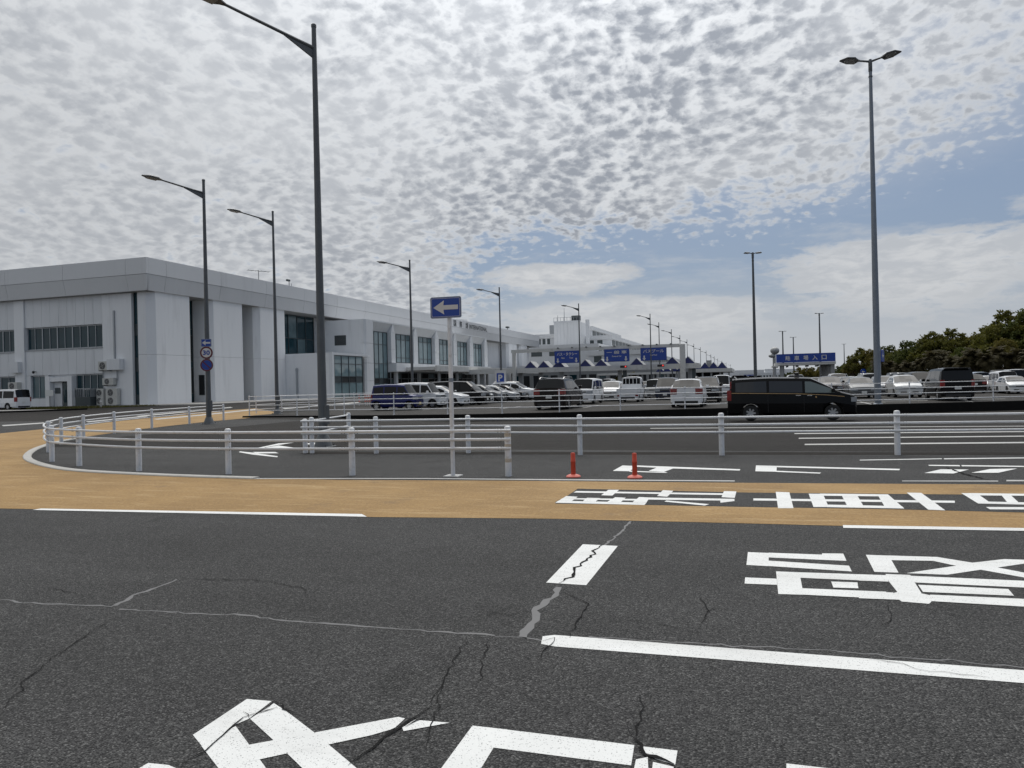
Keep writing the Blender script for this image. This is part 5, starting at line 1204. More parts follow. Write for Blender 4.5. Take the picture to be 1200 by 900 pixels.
def build_vehicle(kind, sp, paint, front_plate=PLATE, glassm=None):
    """one vehicle with all its parts, nose along +x, standing on z = 0"""
    L, W, H = sp['L'], sp['W'], sp['H']; hx = L / 2; R_ = sp['wr'] + .07; zc = sp['wr']; zs = .20 if not sp['tall'] else .22
    cowl, wt, rr, rb = sp['cowl'], sp['wt'], sp['rr'], sp['rb']; gl = glassm or CGLASS
    wid = [(hx, .80), (hx - .05, .90), (hx - .18, .965), (hx - .6, 1), (-hx + .5, 1), (-hx + .15, .97), (-hx + .04, .91), (-hx, .84)]
    def gf(x):
        if x >= cowl or x <= rb: return 0.0
        if x > wt: return (cowl - x) / (cowl - wt)
        if x < rr: return (x - rb) / (rr - rb)
        return 1.0
    roofz = lambda x: H - .05 * ((x - (wt + rr) / 2) / max(.4, (wt - rr) / 2)) ** 2
    xs = {hx, hx - .05, hx - .18, hx - .6, cowl, (cowl + wt) / 2, wt, wt - .25, (wt + rr) / 2, rr + .2, rr, (rr + rb) / 2, rb, -hx + .15, -hx + .04, -hx}
    for a, _ in sp['belt']: xs.add(a)
    for a, b in sp['glass']: xs |= {a, b}
    for xw in (sp['xf'], sp['xr']):
        for k in range(9): xs.add(xw + R_ * math.cos(math.pi * k / 8))
    key = {cowl, wt, rr, rb} | {q for g in sp['glass'] for q in g}
    out = []
    for x in sorted(xs, reverse=True):
        if x < -hx - 1e-6 or x > hx + 1e-6: continue
        if out and out[-1] - x < .014:
            if x in key and out[-1] not in key: out[-1] = x
            continue
        out.append(x)
    X = out
    def ring(x):
        w = W / 2 * lerp_pts(wid, x); zb = lerp_pts(sp['belt'], x); g = gf(x); za = 0
        for xw in (sp['xf'], sp['xr']):
            dx = abs(x - xw)
            if dx < R_: za = max(za, zc + math.sqrt(R_ * R_ - dx * dx))
        zm = zs + .52 * (zb - zs); rz = roofz(min(max(x, rr), wt)); wr_ = W / 2 * sp['rw']
        L_ = lambda a, b: a + (b - a) * g
        r3 = (w * .968, max(zb, za + .06))
        return [(w * .93, max(zs, za)), (w * .985, max(zs + .10, za + .015)), (w, max(zm, za + .035)), r3,
                (L_(w * .945, wr_ * 1.0), L_(r3[1] + .012, rz - .17)), (L_(w * .88, wr_ * .93), L_(r3[1] + .03, rz - .055)), (L_(w * .45, wr_ * .5), L_(r3[1] + .055, rz - .005)), (0, L_(r3[1] + .06, rz))]
    rings = [ring(x) for x in X]
    body = MB(); wins = {}
    def V(i, j, sgn): y, z = rings[i][j]; return (X[i], y * sgn, z)
    def add(mb, q, mi=0): mb.add(q, [(0, 1, 2, 3)] if len(q) == 4 else [tuple(range(len(q)))], mi, True)
    for i in range(len(X) - 1):
        mid = (X[i] + X[i + 1]) / 2
        for sgn in (1, -1):
            for j in range(7):
                q = [V(i, j, sgn), V(i + 1, j, sgn), V(i + 1, j + 1, sgn), V(i, j + 1, sgn)]
                if sgn < 0: q = q[::-1]
                key = None
                if j == 3:
                    for gi, (a, b) in enumerate(sp['glass']):
                        if b < mid < a: key = ('side_window', gi, sgn)
                if j >= 5 and wt < mid < cowl: key = ('windshield', 0, 0)
                if j >= 5 and rb < mid < rr: key = ('rear_window', 0, 0)
                if key: wins.setdefault(key, MB()); add(wins[key], q)
                else: add(body, q, 0 if j else 0)
        body.add([V(i, 0, 1), V(i, 0, -1), V(i + 1, 0, -1), V(i + 1, 0, 1)], [(0, 1, 2, 3)], 1)
    for i, fl in ((0, 1), (len(X) - 1, -1)):
        for j in range(7):
            q = [V(i, j, 1), V(i, j, -1), V(i, j + 1, -1), V(i, j + 1, 1)][::fl]; body.add(q if j < 6 else q, [(0, 1, 2, 3)] if j < 6 else [(0, 1, 2)], 0)
    root = bpy.data.objects.new('vehicle', None); COL.objects.link(root); root.empty_display_size = .3
    bo = MB(); bo.__dict__ = body.__dict__; b = bo.obj('body', [paint, BLACKM], root, sharp=32)
    for (nm, gi, sgn), mb in wins.items(): mb.obj(nm, gl if nm != 'windshield' else gl, root)
    # wheels
    for xw in (sp['xf'], sp['xr']):
        for sgn in (1, -1):
            y0 = sgn * (W / 2 - .20); r = sp['wr']; o = sgn
            wmb = MB().lathe((xw, y0, r), [(r * .6, 0), (r * .93, 0), (r, .03 * o), (r, .15 * o), (r * .93, .18 * o), (r * .70, .185 * o), (r * .66, .15 * o)], 20, 'y', 0)
            w_ = wmb.obj('wheel', TYRE, root)
            rm = MB().lathe((xw, y0, r), [(r * .68, .152 * o), (r * .68, .176 * o), (r * .60, .172 * o), (r * .56, .125 * o), (r * .12, .135 * o)], 18, 'y', 1)
            for k in range(7):
                a = 2 * math.pi * k / 7; u = (math.cos(a), math.sin(a)); v = (-u[1] * .035, u[0] * .035)
                c0, c1 = r * .1, r * .62
                rm.add([(xw + u[0] * c0 + v[0], y0 + .165 * o, r + u[1] * c0 + v[1]), (xw + u[0] * c1 + v[0], y0 + .172 * o, r + u[1] * c1 + v[1]), (xw + u[0] * c1 - v[0], y0 + .172 * o, r + u[1] * c1 - v[1]), (xw + u[0] * c0 - v[0], y0 + .165 * o, r + u[1] * c0 - v[1])], [(0, 1, 2, 3)], 0)
            rm.lathe((xw, y0, r), [(r * .14, .15 * o), (r * .13, .172 * o), (r * .05, .176 * o)], 10, 'y', 0)
            rm.obj('rim', [RIM, BLACKM], w_)
    # lamps, grille, plates, mirrors
    zn = lerp_pts(sp['belt'], hx - .1)
    hl = .15 if not sp['tall'] else .19
    wv = W / 2
    for sgn in (1, -1):
        pl_ = [(hx + .012, .46 * wv), (hx + .012, .78 * wv), (hx - .045, .915 * wv), (hx - .20, .978 * wv), (hx - .22, .93 * wv), (hx - .08, .80 * wv), (hx - .06, .46 * wv)]
        MB().prism([(a, c * sgn) for a, c in pl_], zn - hl - .03, zn - .035).obj('headlight', HLAMP, root)
        zt = lerp_pts(sp['belt'], -hx + .1); t0, t1 = (zt - .30, zt + .02) if not sp['tall'] else (zt - .35, zt + .10)
        if sp.get('truck'): t0, t1 = .42, .55
        in_ = .55 if not sp['tall'] else .74
        pl_ = [(-hx - .012, in_ * wv), (-hx - .012, .82 * wv), (-hx + .03, .925 * wv), (-hx + .16, .985 * wv), (-hx + .17, .93 * wv), (-hx + .06, .80 * wv), (-hx + .05, in_ * wv)]
        MB().prism([(a, c * sgn) for a, c in pl_], t0, t1 - .03).obj('taillight', TLAMP, root)
        mz = lerp_pts(sp['belt'], cowl) + .03; mx = cowl - .30 if not sp.get('truck') else cowl - .1
        mm = MB().bbox(mx - .06, mx + .07, sgn * (wv - .01), sgn * (wv + .17), mz, mz + .16, .025); mm.obj('mirror', paint, root)
    MB().box(hx - .06, hx + .010, -.44 * wv, .44 * wv, zn - .17, zn - .05).box(hx - .05, hx + .008, -.62 * wv, .62 * wv, zs + .06, zs + .20).obj('grille', BLACKM, root)
    MB().box(hx - .03, hx + .016, -.42 * wv, .42 * wv, zn - .085, zn - .065).obj('grille_bar', CHROME, root)
    MB().box(-hx - .010, -hx + .05, -.70 * wv, .70 * wv, zs + .02, zs + .15).obj('rear_bumper', BLACKM, root)
    MB().box(hx + .012, hx + .024, -.165, .165, zs + .14, zs + .305).obj('licence_plate', front_plate, root)
    MB().box(-hx - .024, -hx - .006, -.165, .165, zs + .30 + (.12 if not sp.get('truck') else -.05), zs + .465 + (.12 if not sp.get('truck') else -.05)).obj('licence_plate', front_plate, root)
    # belt line trim and door handles
    for sgn in (1, -1):
        gx = [g for g in sp['glass']]
        for a, bx in gx[:2]:
            zz_ = lerp_pts(sp['belt'], (a + bx) / 2) - .12; xh = bx + .14
            MB().box(xh, xh + .16, sgn * (wv * .985 - .01), sgn * (wv * .985 + .022), zz_ - .015, zz_ + .02).obj('door_handle', paint, root)
    if sp.get('truck'):
        bd = MB(); bd.box(-hx + .02, .38, -wv + .02, wv - .02, .62, .68)
        for y0, y1 in ((-wv, -wv + .035), (wv - .035, wv)): bd.box(-hx, .40, y0, y1, .64, .95)
        bd.box(-hx - .005, -hx + .03, -wv + .036, wv - .036, .64, .95).box(.36, .40, -wv + .036, wv - .036, .64, 1.25)
        bed = bd.obj('cargo_bed', paint, root)
        for k in range(4): MB().box(.335, .355, -.6 + k * .32, -.36 + k * .32, 1.32, 1.60).obj('rear_window', gl, root)
        g2 = MB()
        for k in range(6): g2.box(.30, .33, -.64 + k * .256, -.61 + k * .256, 1.0, 1.68)
        g2.box(.30, .33, -.64, .67, 1.66, 1.70).obj('guard_frame', paint, root)
    if kind == 'suv' or kind == 'minivan':
        if kind == 'suv':
            for sgn in (1, -1): MB().tube([(wt - .1, sgn * wv * .72, roofz(wt) - .01), (wt - .3, sgn * wv * .73, H + .03), (rr + .25, sgn * wv * .73, H + .02), (rr + .05, sgn * wv * .72, roofz(rr) - .02)], .02, 6).obj('roof_rail', CHROME, root)
        else:
            MB().bbox(rr - .22, rr + .12, -wv * .72, wv * .72, roofz(rr) - .03, roofz(rr) + .03, .02).obj('roof_spoiler', paint, root)
    return root
PROTO = {}
def repaint(o, old, new, oldp=None, newp=None):
    if o.type == 'MESH':
        for sl_ in o.material_slots:
            if sl_.material == old or (oldp and sl_.material == oldp):
                nm = new if sl_.material == old else newp
                sl_.link = 'OBJECT'; sl_.material = nm
    for c in o.children: repaint(c, old, new, oldp, newp)
GRP = 'cars parked in the airport car park'
def put_car(kind, name, cat, label, paint, x, y, rz, z=LOT, scale=1.0, plate=PLATE, group=GRP):
    if kind not in PROTO:
        o = build_vehicle(kind, SPEC[kind], paint, plate); PROTO[kind] = (o, paint, plate)
    else:
        src, p0, pl0 = PROTO[kind]; o = copy_tree(src); repaint(o, p0, paint, pl0, plate)
    o.name = name; tag(o, label, cat, group)
    o.location = (x, y, z); o.rotation_euler = (0, 0, rz); o.scale = (scale,) * 3
    return o
N_, S_, E_, W_ = R(90), R(-90), 0.0, R(180)
# the row by the terminal, noses towards the aisle on the right
a1 = at_depth(467, 470, 48.5)
rx = a1[0] - 1.7
rowA = [('kei_box', 'box_car', 'blue box-shaped car, first in the row by the terminal', P_BLUE, .95, PLATE_Y), ('kei_box', 'box_car', 'white box-shaped wagon parked next to the blue box car', P_WHITE, 1.0, PLATE),
        ('hatch', 'hatchback', 'white rounded hatchback between the white box wagon and a black minivan', P_WHITE, 1.02, PLATE), ('minivan', 'minivan', 'black minivan with tall dark windows in the row by the terminal', P_BLACK, 1.0, PLATE),
        ('hatch', 'hatchback', 'pale pearl hatchback right beyond the black minivan in the terminal row', P_PEARL, 1.0, PLATE), ('hatch', 'hatchback', 'dark grey hatchback sixth in the terminal row', P_GREY, 1.03, PLATE),
        ('sedan', 'sedan', 'silver low sedan below the parking sign in the terminal row', P_SILVER, 1.0, PLATE), ('sedan', 'sedan', 'black low sedan next but one to the end of the terminal row', P_BLACK, 1.0, PLATE),
        ('suv', 'suv', 'white tall sport utility car near the end of the terminal row', P_WHITE, 1.0, PLATE), ('hatch', 'hatchback', 'small white hatchback last in the terminal row, behind the black sport utility rear', P_WHITE, 1.0, PLATE)]
for i, (k, nm, lab, p, sc, plt) in enumerate(rowA):
    put_car(k, nm, 'car', lab, p, rx + SPEC[k]['L'] * sc / 2, a1[1] + i * 2.75 + (0.6 if i else 0), E_, LOT, sc, plt)
# cars standing along the road direction: (kind, name, label, paint, photo x, distance, facing, scale)
others = [
    ('suv', 'suv', 'black sport utility car seen from behind, nearest beyond the railing', P_BROWN, 643, 42.0, N_, 1.06, PLATE),
    ('wagon_van', 'van', 'white van facing the camera beside the black sport utility rear', P_WHITE, 681, 51.5, S_, .93, PLATE),
    ('hatch', 'hatchback', 'white hatchback with dark windows between the white van and the small truck', P_WHITE, 711, 57.5, S_, 1.06, PLATE),
    ('kei_truck', 'pickup_truck', 'small white pickup truck seen from behind with low cargo bed', P_WHITE, 735, 53.5, N_, 1.05, PLATE),
    ('kei_box', 'box_car', 'pale small car facing the camera right of the pickup truck', P_PEARL, 764.5, 62, S_, .93, PLATE),
    ('minivan', 'minivan', 'black minivan behind the pale small car near the traffic lights', P_BLACK, 773, 74, S_, 1.0, PLATE),
    ('suv', 'suv', 'silver sport utility car behind the left shoulder of the white hatchback rear', P_SILVER, 788, 70, N_, .95, PLATE),
    ('hatch', 'hatchback', 'white hatchback seen from behind at the railing, left of the taxi', P_WHITE, 804, 40.8, N_, 1.06, PLATE),
    ('suv', 'suv', 'black sport utility car facing the camera just left of the taxi', P_BLACK, 826, 48, S_, 1.0, PLATE),
    ('kei_van', 'van', 'small white van facing the camera right above the tail of the taxi', P_WHITE, 845, 61, S_, 1.0, PLATE),
    ('wagon_van', 'van', 'white van far off between the white van and the pickup truck', P_WHITE, 709, 104, S_, 1.0, PLATE),
    ('hatch', 'hatchback', 'silver car far off above the bed of the pickup truck', P_SILVER, 722, 96, S_, 1.0, PLATE),
    ('minivan', 'minivan', 'white minivan whose roof shows above the taxi bonnet', P_WHITE, 933, 74, N_, .98, PLATE),
    ('sedan', 'sedan', 'silver sedan roof showing over the taxi windscreen', P_SILVER, 911, 70, N_, 1.0, PLATE),
    ('sedan', 'sedan', 'silver sedan right before the nose of the taxi', P_SILVER, 943, 56, S_, 1.0, PLATE),
    ('hatch', 'hatchback', 'black hatchback facing the camera, pale plate, above the taxi headlight', P_BLACK, 975, 58, S_, 1.05, PLATE),
    ('hatch', 'hatchback', 'dark grey hatchback just right of the black hatchback with the pale plate', P_GREY, 994, 66, S_, 1.0, PLATE),
    ('sedan', 'sedan', 'dark grey sedan facing the camera left of the tall twin lamp post', P_GREY, 1013, 50, S_, 1.0, PLATE),
    ('hatch', 'hatchback', 'silver hatchback partly hidden by the tall twin lamp post', P_SILVER, 1041, 56, S_, 1.0, PLATE),
    ('hatch', 'hatchback', 'pearl hatchback facing the camera just right of the tall twin lamp post', P_PEARL, 1066, 49.5, S_, 1.02, PLATE),
    ('minivan', 'minivan', 'black minivan half hidden behind the big black box minivan', P_BLACK, 1085, 56, S_, .95, PLATE),
    ('minivan', 'minivan', 'big black box minivan seen from behind at the right railing', P_BLACK, 1123, 41.5, N_, 1.02, PLATE),
    ('kei_box', 'box_car', 'pale blue box car just right of the big black minivan', P_LBLUE, 1151, 62, N_, .92, PLATE),
    ('hatch', 'hatchback', 'navy hatchback behind the railing post near the right edge', P_NAVY, 1163, 68, S_, 1.03, PLATE),
    ('hatch', 'hatchback', 'small white hatchback facing the camera below the navy hatchback', P_WHITE, 1168, 58, S_, .88, PLATE),
    ('kei_box', 'box_car', 'white box car near the right edge of the photo', P_WHITE, 1185, 55, S_, .93, PLATE),
    ('hatch', 'hatchback', 'rounded white little car overlapping the white box car at the right edge', P_WHITE, 1197, 52, S_, .86, PLATE)]
for k, nm, lab, p, px, D, rz, sc, plt in others:
    q = at_depth(px, 460, D); hl = SPEC[k]['L'] * sc / 2
    put_car(k, nm, 'pickup truck' if k == 'kei_truck' else 'van' if nm == 'van' else 'car', lab, p, q[0], q[1] + hl, rz, LOT, sc, plt)
more = [('sedan', 'sedan', 'black sedan behind the dark grey hatchback above the taxi nose', P_BLACK, 1000, 60, N_, 1.0, PLATE), ('suv', 'suv', 'grey sport utility car just left of the tall twin lamp post, second row', P_GREY, 1024, 62, N_, 1.0, PLATE),
    ('sedan', 'sedan', 'dark navy sedan behind the pearl hatchback right of the lamp post', P_NAVY, 1054, 64, N_, 1.0, PLATE), ('hatch', 'hatchback', 'brown hatchback between the big black minivan and the pale blue box car', P_BROWN, 1143, 56, N_, 1.0, PLATE),
    ('sedan', 'sedan', 'black sedan between the small white hatchback and the white box car', P_BLACK, 1177, 62, N_, 1.0, PLATE), ('hatch', 'hatchback', 'dark grey hatchback behind the silver sedan before the nose of the taxi', P_GREY, 957, 64, N_, 1.0, PLATE),
    ('minivan', 'minivan', 'dark navy minivan between the white hatchback rear and the pale small car', P_NAVY, 779, 58, S_, .95, PLATE), ('sedan', 'sedan', 'black sedan between the white van and the small pickup truck', P_BLACK, 718, 66, S_, 1.0, PLATE),
    ('hatch', 'hatchback', 'grey hatchback just right of the pickup truck cab', P_GREY, 756, 68, N_, 1.0, PLATE)]
for k, nm, lab, p, px, D, rz, sc, plt in more:
    q = at_depth(px, 460, D); put_car(k, nm, 'car', lab, p, q[0], q[1] + SPEC[k]['L'] / 2, rz, LOT, sc, plt)
# two more rows further back fill the gaps between the nearer cars
kinds = ['hatch', 'minivan', 'sedan', 'suv', 'hatch', 'kei_box', 'sedan', 'minivan', 'suv']
cols = [P_SILVER, P_BLACK, P_GREY, P_WHITE, P_NAVY, P_PEARL, P_BLACK, P_SILVER, P_GREY, P_BROWN]
cname = {id(P_SILVER): 'silver', id(P_BLACK): 'black', id(P_GREY): 'dark grey', id(P_WHITE): 'white', id(P_NAVY): 'navy', id(P_PEARL): 'pearl', id(P_BROWN): 'brown'}
kname = {'hatch': 'hatchback', 'kei_box': 'box car'}
ORD = ['first', 'second', 'third', 'fourth', 'fifth', 'sixth', 'seventh', 'eighth', 'ninth', 'tenth', 'eleventh', 'twelfth', 'thirteenth', 'fourteenth', 'fifteenth', 'sixteenth', 'seventeenth', 'eighteenth']
for row, (sy, t0, n, st) in enumerate(((73.0, -6.5, 15, 2.75), (86.5, -8.0, 18, 2.8))):
    for c in range(n):
        k = kinds[(c * 5 + row * 4) % 9]; p = cols[(c * 3 + row * 7) % 10]
        if (c + row) % 7 == 5: continue
        put_car(k, kname.get(k, k).replace(' ', '_'), 'car', f'{cname[id(p)]} {kname.get(k, k)}, {ORD[c]} bay from the left in the ' + ('row behind the nearest right-hand cars' if row == 0 else 'last row before the palms'), p, t0 + c * st, sy + rnd.uniform(-.4, .4), N_ if rnd.random() < .5 else S_, LOT, 1.0, PLATE)
# far rows: only roofs show over the nearer cars
fi = 0
DL = ['distant white minivan under the small round blue sign', 'distant white hatchback just right of the small round blue sign', 'distant pearl hatchback left behind the tall twin lamp post', 'distant silver minivan roof directly behind the tall twin lamp post',
      'distant silver minivan behind the pearl hatchback by the lamp post', 'distant grey sport utility car between two pale hatchbacks under the palms', 'distant white minivan behind the windscreen side of the big black minivan', 'distant white minivan just right of the big black minivan tail',
      'distant silver hatchback behind the pale blue box car', 'distant silver minivan behind the small white hatchback near the right edge', 'distant white sport utility car above the white box car', 'grey sport utility car cut by the right edge behind the rounded white car',
      'distant white minivan cut by the right edge under the palms', 'distant white hatchback under the right end of the entrance canopy', 'distant silver hatchback hidden behind the roof of the taxi', 'distant white minivan behind the rear roof of the taxi']
for px, D, k, p in ((986, 96, 'minivan', P_WHITE), (1000, 100, 'hatch', P_WHITE), (1010, 92, 'hatch', P_PEARL), (1022, 90, 'minivan', P_SILVER), (1052, 88, 'minivan', P_SILVER), (1074, 80, 'suv', P_GREY), (1095, 84, 'minivan', P_WHITE),
                    (1140, 86, 'minivan', P_WHITE), (1152, 82, 'hatch', P_SILVER), (1176, 80, 'minivan', P_SILVER), (1192, 78, 'suv', P_WHITE), (1208, 66, 'suv', P_GREY), (1206, 84, 'minivan', P_WHITE), (968, 92, 'hatch', P_WHITE), (900, 96, 'hatch', P_SILVER), (885, 90, 'minivan', P_WHITE)):
    q = at_depth(px, 445, D)
    put_car(k, {'hatch': 'hatchback'}.get(k, k), 'car', DL[fi], p, q[0], q[1] + 2, S_ if fi % 2 else N_, LOT, 1.0, PLATE); fi += 1
# the taxi on the far lane
tz = -0.12
p0, p1 = gnd(862 + 15, 493.7, tz), gnd(975, 492, tz)
taxi = put_car('low_minivan', 'taxi', 'taxi', 'black minivan taxi with gold side stripe driving right on the far lane', P_BLACK, 0, 0, 0, 0, 1.0, PLATE, None)
def part_local(mb, name, mat): return mb.obj(name, mat, taxi)
for sgn in (1, -1):
    mb = MB(); pts = [(-2.33, 1.13), (-1.6, 1.115), (0.2, 1.07), (1.35, 1.0), (1.98, .93)]
    for (xa, za), (xb, zb_) in zip(pts, pts[1:]):
        y = sgn * .893; mb.add([(xa, y * (.965 if xa < -2.2 else 1), za - .012), (xb, y * (.99 if xb > 1.9 else 1), zb_ - .010), (xb, y * (.985 if xb > 1.9 else .997), zb_ + .010), (xa, y * (.96 if xa < -2.2 else .995), za + .012)], [(0, 1, 2, 3)])
    part_local(mb, 'gold_stripe', GOLD)
    part_local(MB().box(-2.32, -2.26, sgn * .74, sgn * .80, 1.22, 1.60), 'tall_taillight', TLAMP)
    for xs_ in (.50, -.85): part_local(MB().box(xs_ - .006, xs_ + .006, sgn * .893, sgn * .902, .34, 1.04), 'door_gap', BLACKM)
    part_local(MB().box(.92, .98, sgn * .89, sgn * .903, .90, .96), 'badge', GOLD)
    part_local(MB().box(.20, .38, sgn * .88, sgn * .92, .99, 1.015), 'door_handle', CHROME)
    part_local(MB().box(.62, .80, sgn * .88, sgn * .92, .98, 1.005), 'door_handle', CHROME)
part_local(MB().lathe((.30, 0, 1.745), [(.12, 0), (.12, .03), (.09, .07), (.10, .16), (.04, .19)], 12), 'roof_lamp', BLACKM)
part_local(MB().tube([(-2.05, -.3, 1.70), (-2.15, -.3, 1.80)], .03, 6), 'antenna', CHROME)
for c in list(taxi.children):
    if c.name.startswith('side_window') and c.data.vertices and sum(v.co.x for v in c.data.vertices) / len(c.data.vertices) > .3:
        c.data.materials[0] = CGLASS_T; c['label'] = 'pale reflecting front side window'
q = at_depth(926.5, 470, 29.6)
TAXI_GLASS = glass_mat('taxi_glass', (0.02, 0.024, 0.03), 0.04, 0.45)
for c in taxi.children:
    if c.name.startswith(('side_window', 'rear_window')) and c.data.materials[0] == CGLASS: c.data.materials[0] = TAXI_GLASS
taxi.scale = (1.0,) * 3; taxi.location = (q[0], q[1] + .9, zg(q[0], q[1]) + .004)
# white van by the end wall
q = at_depth(6, 478, 71)
put_car('wagon_van', 'van', 'van', 'white van parked beside the end wall at the left edge', P_WHITE, q[0], q[1], W_, zg(q[0], q[1]) + .02, 1.02, PLATE, None)

# ------------------------------------------------------------------ trees
def crown_mesh(lobes, n, size, seed, flat=.6):
    rg = random.Random(seed); vs = []; fs = []; tot = sum(l[3] ** 2 for l in lobes)
    for (x, y, z, r) in lobes:
        m_ = int(n * r * r / tot); clumps = []
        for _ in range(max(6, m_ // 26)):
            v = Vector((rg.gauss(0, 1), rg.gauss(0, 1), rg.gauss(0, 1))).normalized(); rad = r * (rg.random() ** .3)
            clumps.append(Vector((x, y, z)) + Vector((v.x * rad, v.y * rad, v.z * rad * .8)))
        for k in range(m_):
            c = clumps[k % len(clumps)]; cs = r * .17
            p = c + Vector((rg.gauss(0, cs), rg.gauss(0, cs), rg.gauss(0, cs * .6)))
            nrm = Vector((rg.gauss(0, .8), rg.gauss(0, .8), abs(rg.gauss(.6, .6)))).normalized()
            a = nrm.orthogonal().normalized(); a.rotate(Matrix.Rotation(rg.uniform(0, 6.28), 3, nrm)); b = nrm.cross(a); s_ = size * rg.uniform(.55, 1.3)
            i = len(vs); vs += [tuple(p - a * s_), tuple(p + b * s_ * .5), tuple(p + a * s_), tuple(p - b * s_ * .5)]; fs.append((i, i + 1, i + 2, i + 3))
    return MB().add(vs, fs)
def limbs(lobes, r0, zfork, seed):
    rg = random.Random(seed); mb = MB(); mb.tube([(0, 0, -.1), (rg.gauss(0, .1), rg.gauss(0, .1), zfork * .5), (0, 0, zfork)], [r0 * 1.3, r0, r0 * .8], 9)
    for (x, y, z, r) in lobes:
        mb.tube([(0, 0, zfork * rg.uniform(.7, 1)), (x * .5 + rg.gauss(0, .2), y * .5 + rg.gauss(0, .2), zfork + (z - zfork) * .55), (x, y, z)], [r0 * .55, r0 * .34, r0 * .1], 6)
        for _ in range(3): mb.tube([(x * .6, y * .6, zfork + (z - zfork) * .6), (x + rg.gauss(0, r * .5), y + rg.gauss(0, r * .5), z + min(r * .3, rg.gauss(-.2, r * .4)))], [r0 * .2, r0 * .05], 5)
    return mb
TP = []
def tree_proto(seed, leaf, n=6000, size=.26):
    rg = random.Random(seed); lobes = []
    for ring_, (cnt, rad, z, r) in enumerate(((7, 3.3, 4.6, 1.25), (5, 2.1, 6.3, 1.35), (2, .8, 7.7, 1.25))):
        for k in range(cnt):
            a = 6.28 * (k + rg.uniform(-.25, .25)) / cnt + ring_; q = rad * rg.uniform(.78, 1.12)
            lobes.append((q * math.cos(a), q * math.sin(a), z + rg.uniform(-.45, .45), r * rg.uniform(.75, 1.15)))
    root = bpy.data.objects.new('broadleaf_tree', None); COL.objects.link(root)
    limbs(lobes, .26, 3.2, seed).obj('trunk', BARK, root); crown_mesh(lobes, n, size, seed + 1).obj('crown', leaf, root, recalc=False)
    return root
def put_tree(k, x, y, h, label, group, rz):
    used, o = TP[k]
    if used: o = copy_tree(o)
    else: TP[k][0] = True
    o['label'] = label; o['category'] = 'tree'; o['group'] = group
    o.location = (x, y, 0); o.rotation_euler = (0, 0, rz); sc = h / 9.0; o.scale = (sc * .95, sc * .95, sc)
for sd, lf in ((11, LEAF_A), (22, LEAF_B), (33, LEAF_Y), (44, LEAF_A), (55, LEAF_Y), (66, LEAF_B)): TP.append([False, tree_proto(sd, lf, 9000, .2)])
big = [(1047, 411, 118, 0), (1067, 398, 114, 1), (1096, 388, 110, 3), (1121, 387, 108, 0), (1143, 391, 106, 2), (1160, 381, 104, 3), (1184, 366, 98, 0), (1210, 360, 96, 1), (1236, 358, 95, 3), (1178, 399, 92, 4), (1128, 406, 98, 5)]
BL = ['low-crowned tree nearest the tall twin lamp post in the tree belt', 'green tree second right of the tall twin lamp post in the tree belt', 'broad olive tree rising left above the big black minivan', 'dome-shaped olive tree right above the big black minivan',
      'yellowish tree above the pale blue box car', 'olive tree with a high crown above the navy hatchback', 'tall olive tree rising above the white box car', 'tallest green tree at the right edge of the photo', 'olive tree just outside the right edge',
      'lower yellowish tree filling the gap under the tall trees at the right edge', 'lower dark green tree behind the palms right of the big black minivan']
for i, (px, py, D, k) in enumerate(big):
    q = at_depth(px, py, D)
    put_tree(k, q[0], q[1], q[2] * 1.03, BL[i], 'tall trees behind the car park', rnd.uniform(0, 6.28))
OR = ['first', 'second', 'third', 'fourth', 'fifth', 'sixth', 'seventh', 'eighth', 'ninth', 'tenth', 'eleventh', 'twelfth', 'thirteenth', 'fourteenth', 'fifteenth', 'sixteenth', 'seventeenth', 'eighteenth', 'nineteenth', 'twentieth']
rpx = [1009, 1021, 1033, 997, 985, 973, 962, 1001, 1038, 952, 944, 936, 925, 918]
RL = [f'low rounded tree, {OR[sorted(rpx).index(v)]} from the left in the row behind the entrance canopy' for v in rpx]
for i, (px, py, D, k) in enumerate([(1009, 409, 140, 0), (1021, 411, 138, 4), (1033, 416, 132, 5), (997, 420, 150, 1), (985, 428, 155, 5), (973, 431, 165, 2), (962, 430, 165, 4), (1001, 421, 142, 4), (1038, 404, 140, 1), (952, 431, 180, 4), (944, 430, 180, 2), (936, 431, 190, 4), (925, 436, 210, 5), (918, 437, 210, 5)]):
    q = at_depth(px, py, D)
    put_tree(k, q[0], q[1], q[2] * 1.03, RL[i], 'rounded trees near the entrance canopy', rnd.uniform(0, 6.28))
for px, py, D, k in ((728, 435.5, 150, 2), (742, 436.5, 150, 4)):
    q = at_depth(px, py, D); put_tree(k, q[0], q[1], q[2] * 1.02, 'small round tree behind the gantry, ' + ('left' if px < 735 else 'right') + ' one of the pair below the general car sign', 'small trees before the terminal', rnd.uniform(0, 6.28))
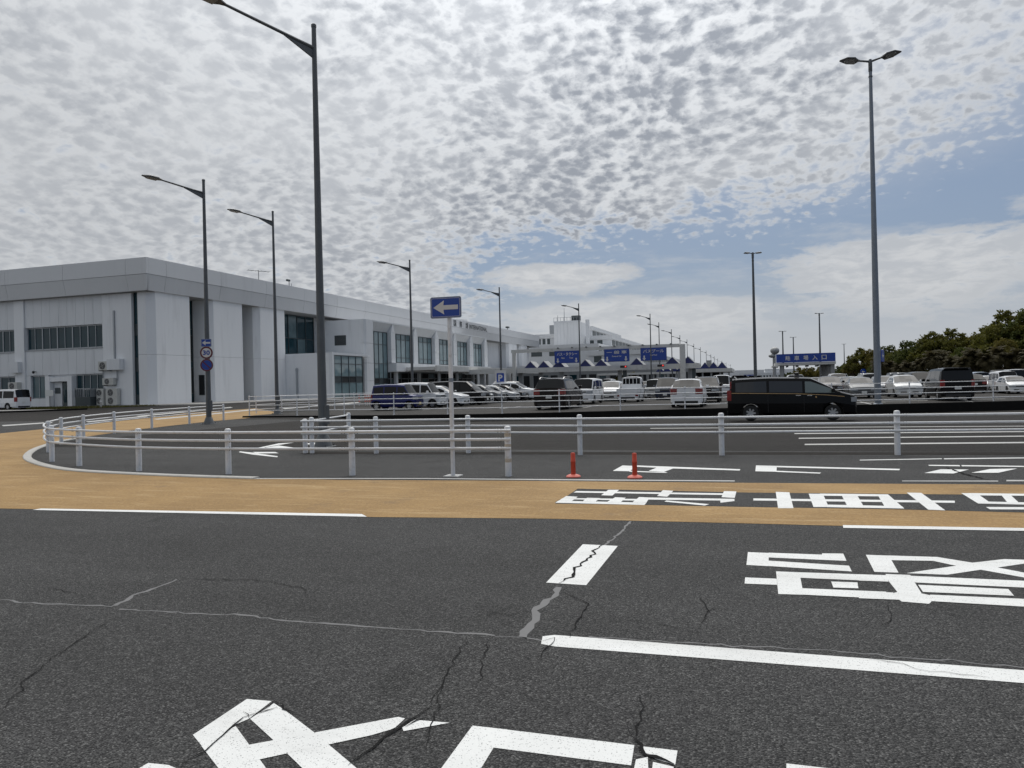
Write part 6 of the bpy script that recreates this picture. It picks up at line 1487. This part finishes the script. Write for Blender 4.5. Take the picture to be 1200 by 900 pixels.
# drooping brownish palms in front of the broadleaf belt
def palm_proto(seed):
    rg = random.Random(seed); root = bpy.data.objects.new('palm_tree', None); COL.objects.link(root)
    H0 = 3.0; mb = MB(); mb.tube([(0, 0, -.1), (.05, .03, H0 * .5), (0, 0, H0)], [.34, .28, .26], 9)
    for k in range(26):
        a = k * 2.4; z = .3 + k * .1; mb.tube([(.27 * math.cos(a), .27 * math.sin(a), z), (.42 * math.cos(a), .42 * math.sin(a), z + .18)], [.07, .03], 4)
    mb.obj('trunk', BARK, root); cr = MB()
    for k in range(85):
        az_ = rg.uniform(0, 6.28); e0 = rg.uniform(-1.0, 1.45); Lf = rg.uniform(.9, 1.75); dh = Vector((math.cos(az_), math.sin(az_), 0)); pts = []; p = Vector((0, 0, H0 + .1)); e = e0
        for q in range(9): pts.append(p.copy()); p = p + (dh * math.cos(e) + Vector((0, 0, math.sin(e)))) * (Lf / 8); e -= .10 + .12 * q / 4
        side = Vector((-dh.y, dh.x, 0))
        for q in range(1, 9):
            ll = .42 * math.sin(math.pi * (q + .6) / 9.6) + .12; tdir = (pts[q] - pts[q - 1]).normalized()
            for sgn in (1, -1):
                for f in (0, .5):
                    c = pts[q - 1].lerp(pts[q], f); tip = c + side * (sgn * ll) + tdir * ll * .55 + Vector((0, 0, -ll * rg.uniform(.1, .55)))
                    w = tdir * .055; cr.add([tuple(c - w), tuple(c + w), tuple(tip)], [(0, 1, 2)])
    cr.obj('crown', LEAF_P, root, recalc=False); return root
PP = [[False, palm_proto(s)] for s in (3, 5, 8)]
px = 1029; i = 0
while px < 1240:
    D = 92 - (px - 1029) * .07 + rnd.uniform(-3, 3); top = 419 - (px - 1029) * .085 + rnd.uniform(-5, 5); q = at_depth(px, top, D); k = i % 3
    if PP[k][0]: o = copy_tree(PP[k][1])
    else: o = PP[k][1]; PP[k][0] = True
    tag(o, f'brownish bushy palm, {OR[i]} right of the tall twin lamp post in the low row', 'palm', 'low palms edging the car park'); o.location = (q[0], q[1], 0); o.rotation_euler = (0, 0, rnd.uniform(0, 6)); sc = q[2] / 4.35; o.scale = (sc * rnd.uniform(.70, .92), sc * rnd.uniform(.70, .92), sc * rnd.uniform(.9, 1.05))
    px += rnd.uniform(10, 15); i += 1
# low clipped hedge line and horizon strip under the trees
far = MB(); far.box(-400, 900, 900, 930, -2, 7).obj('horizon_woods', LEAF_B, kind='structure')
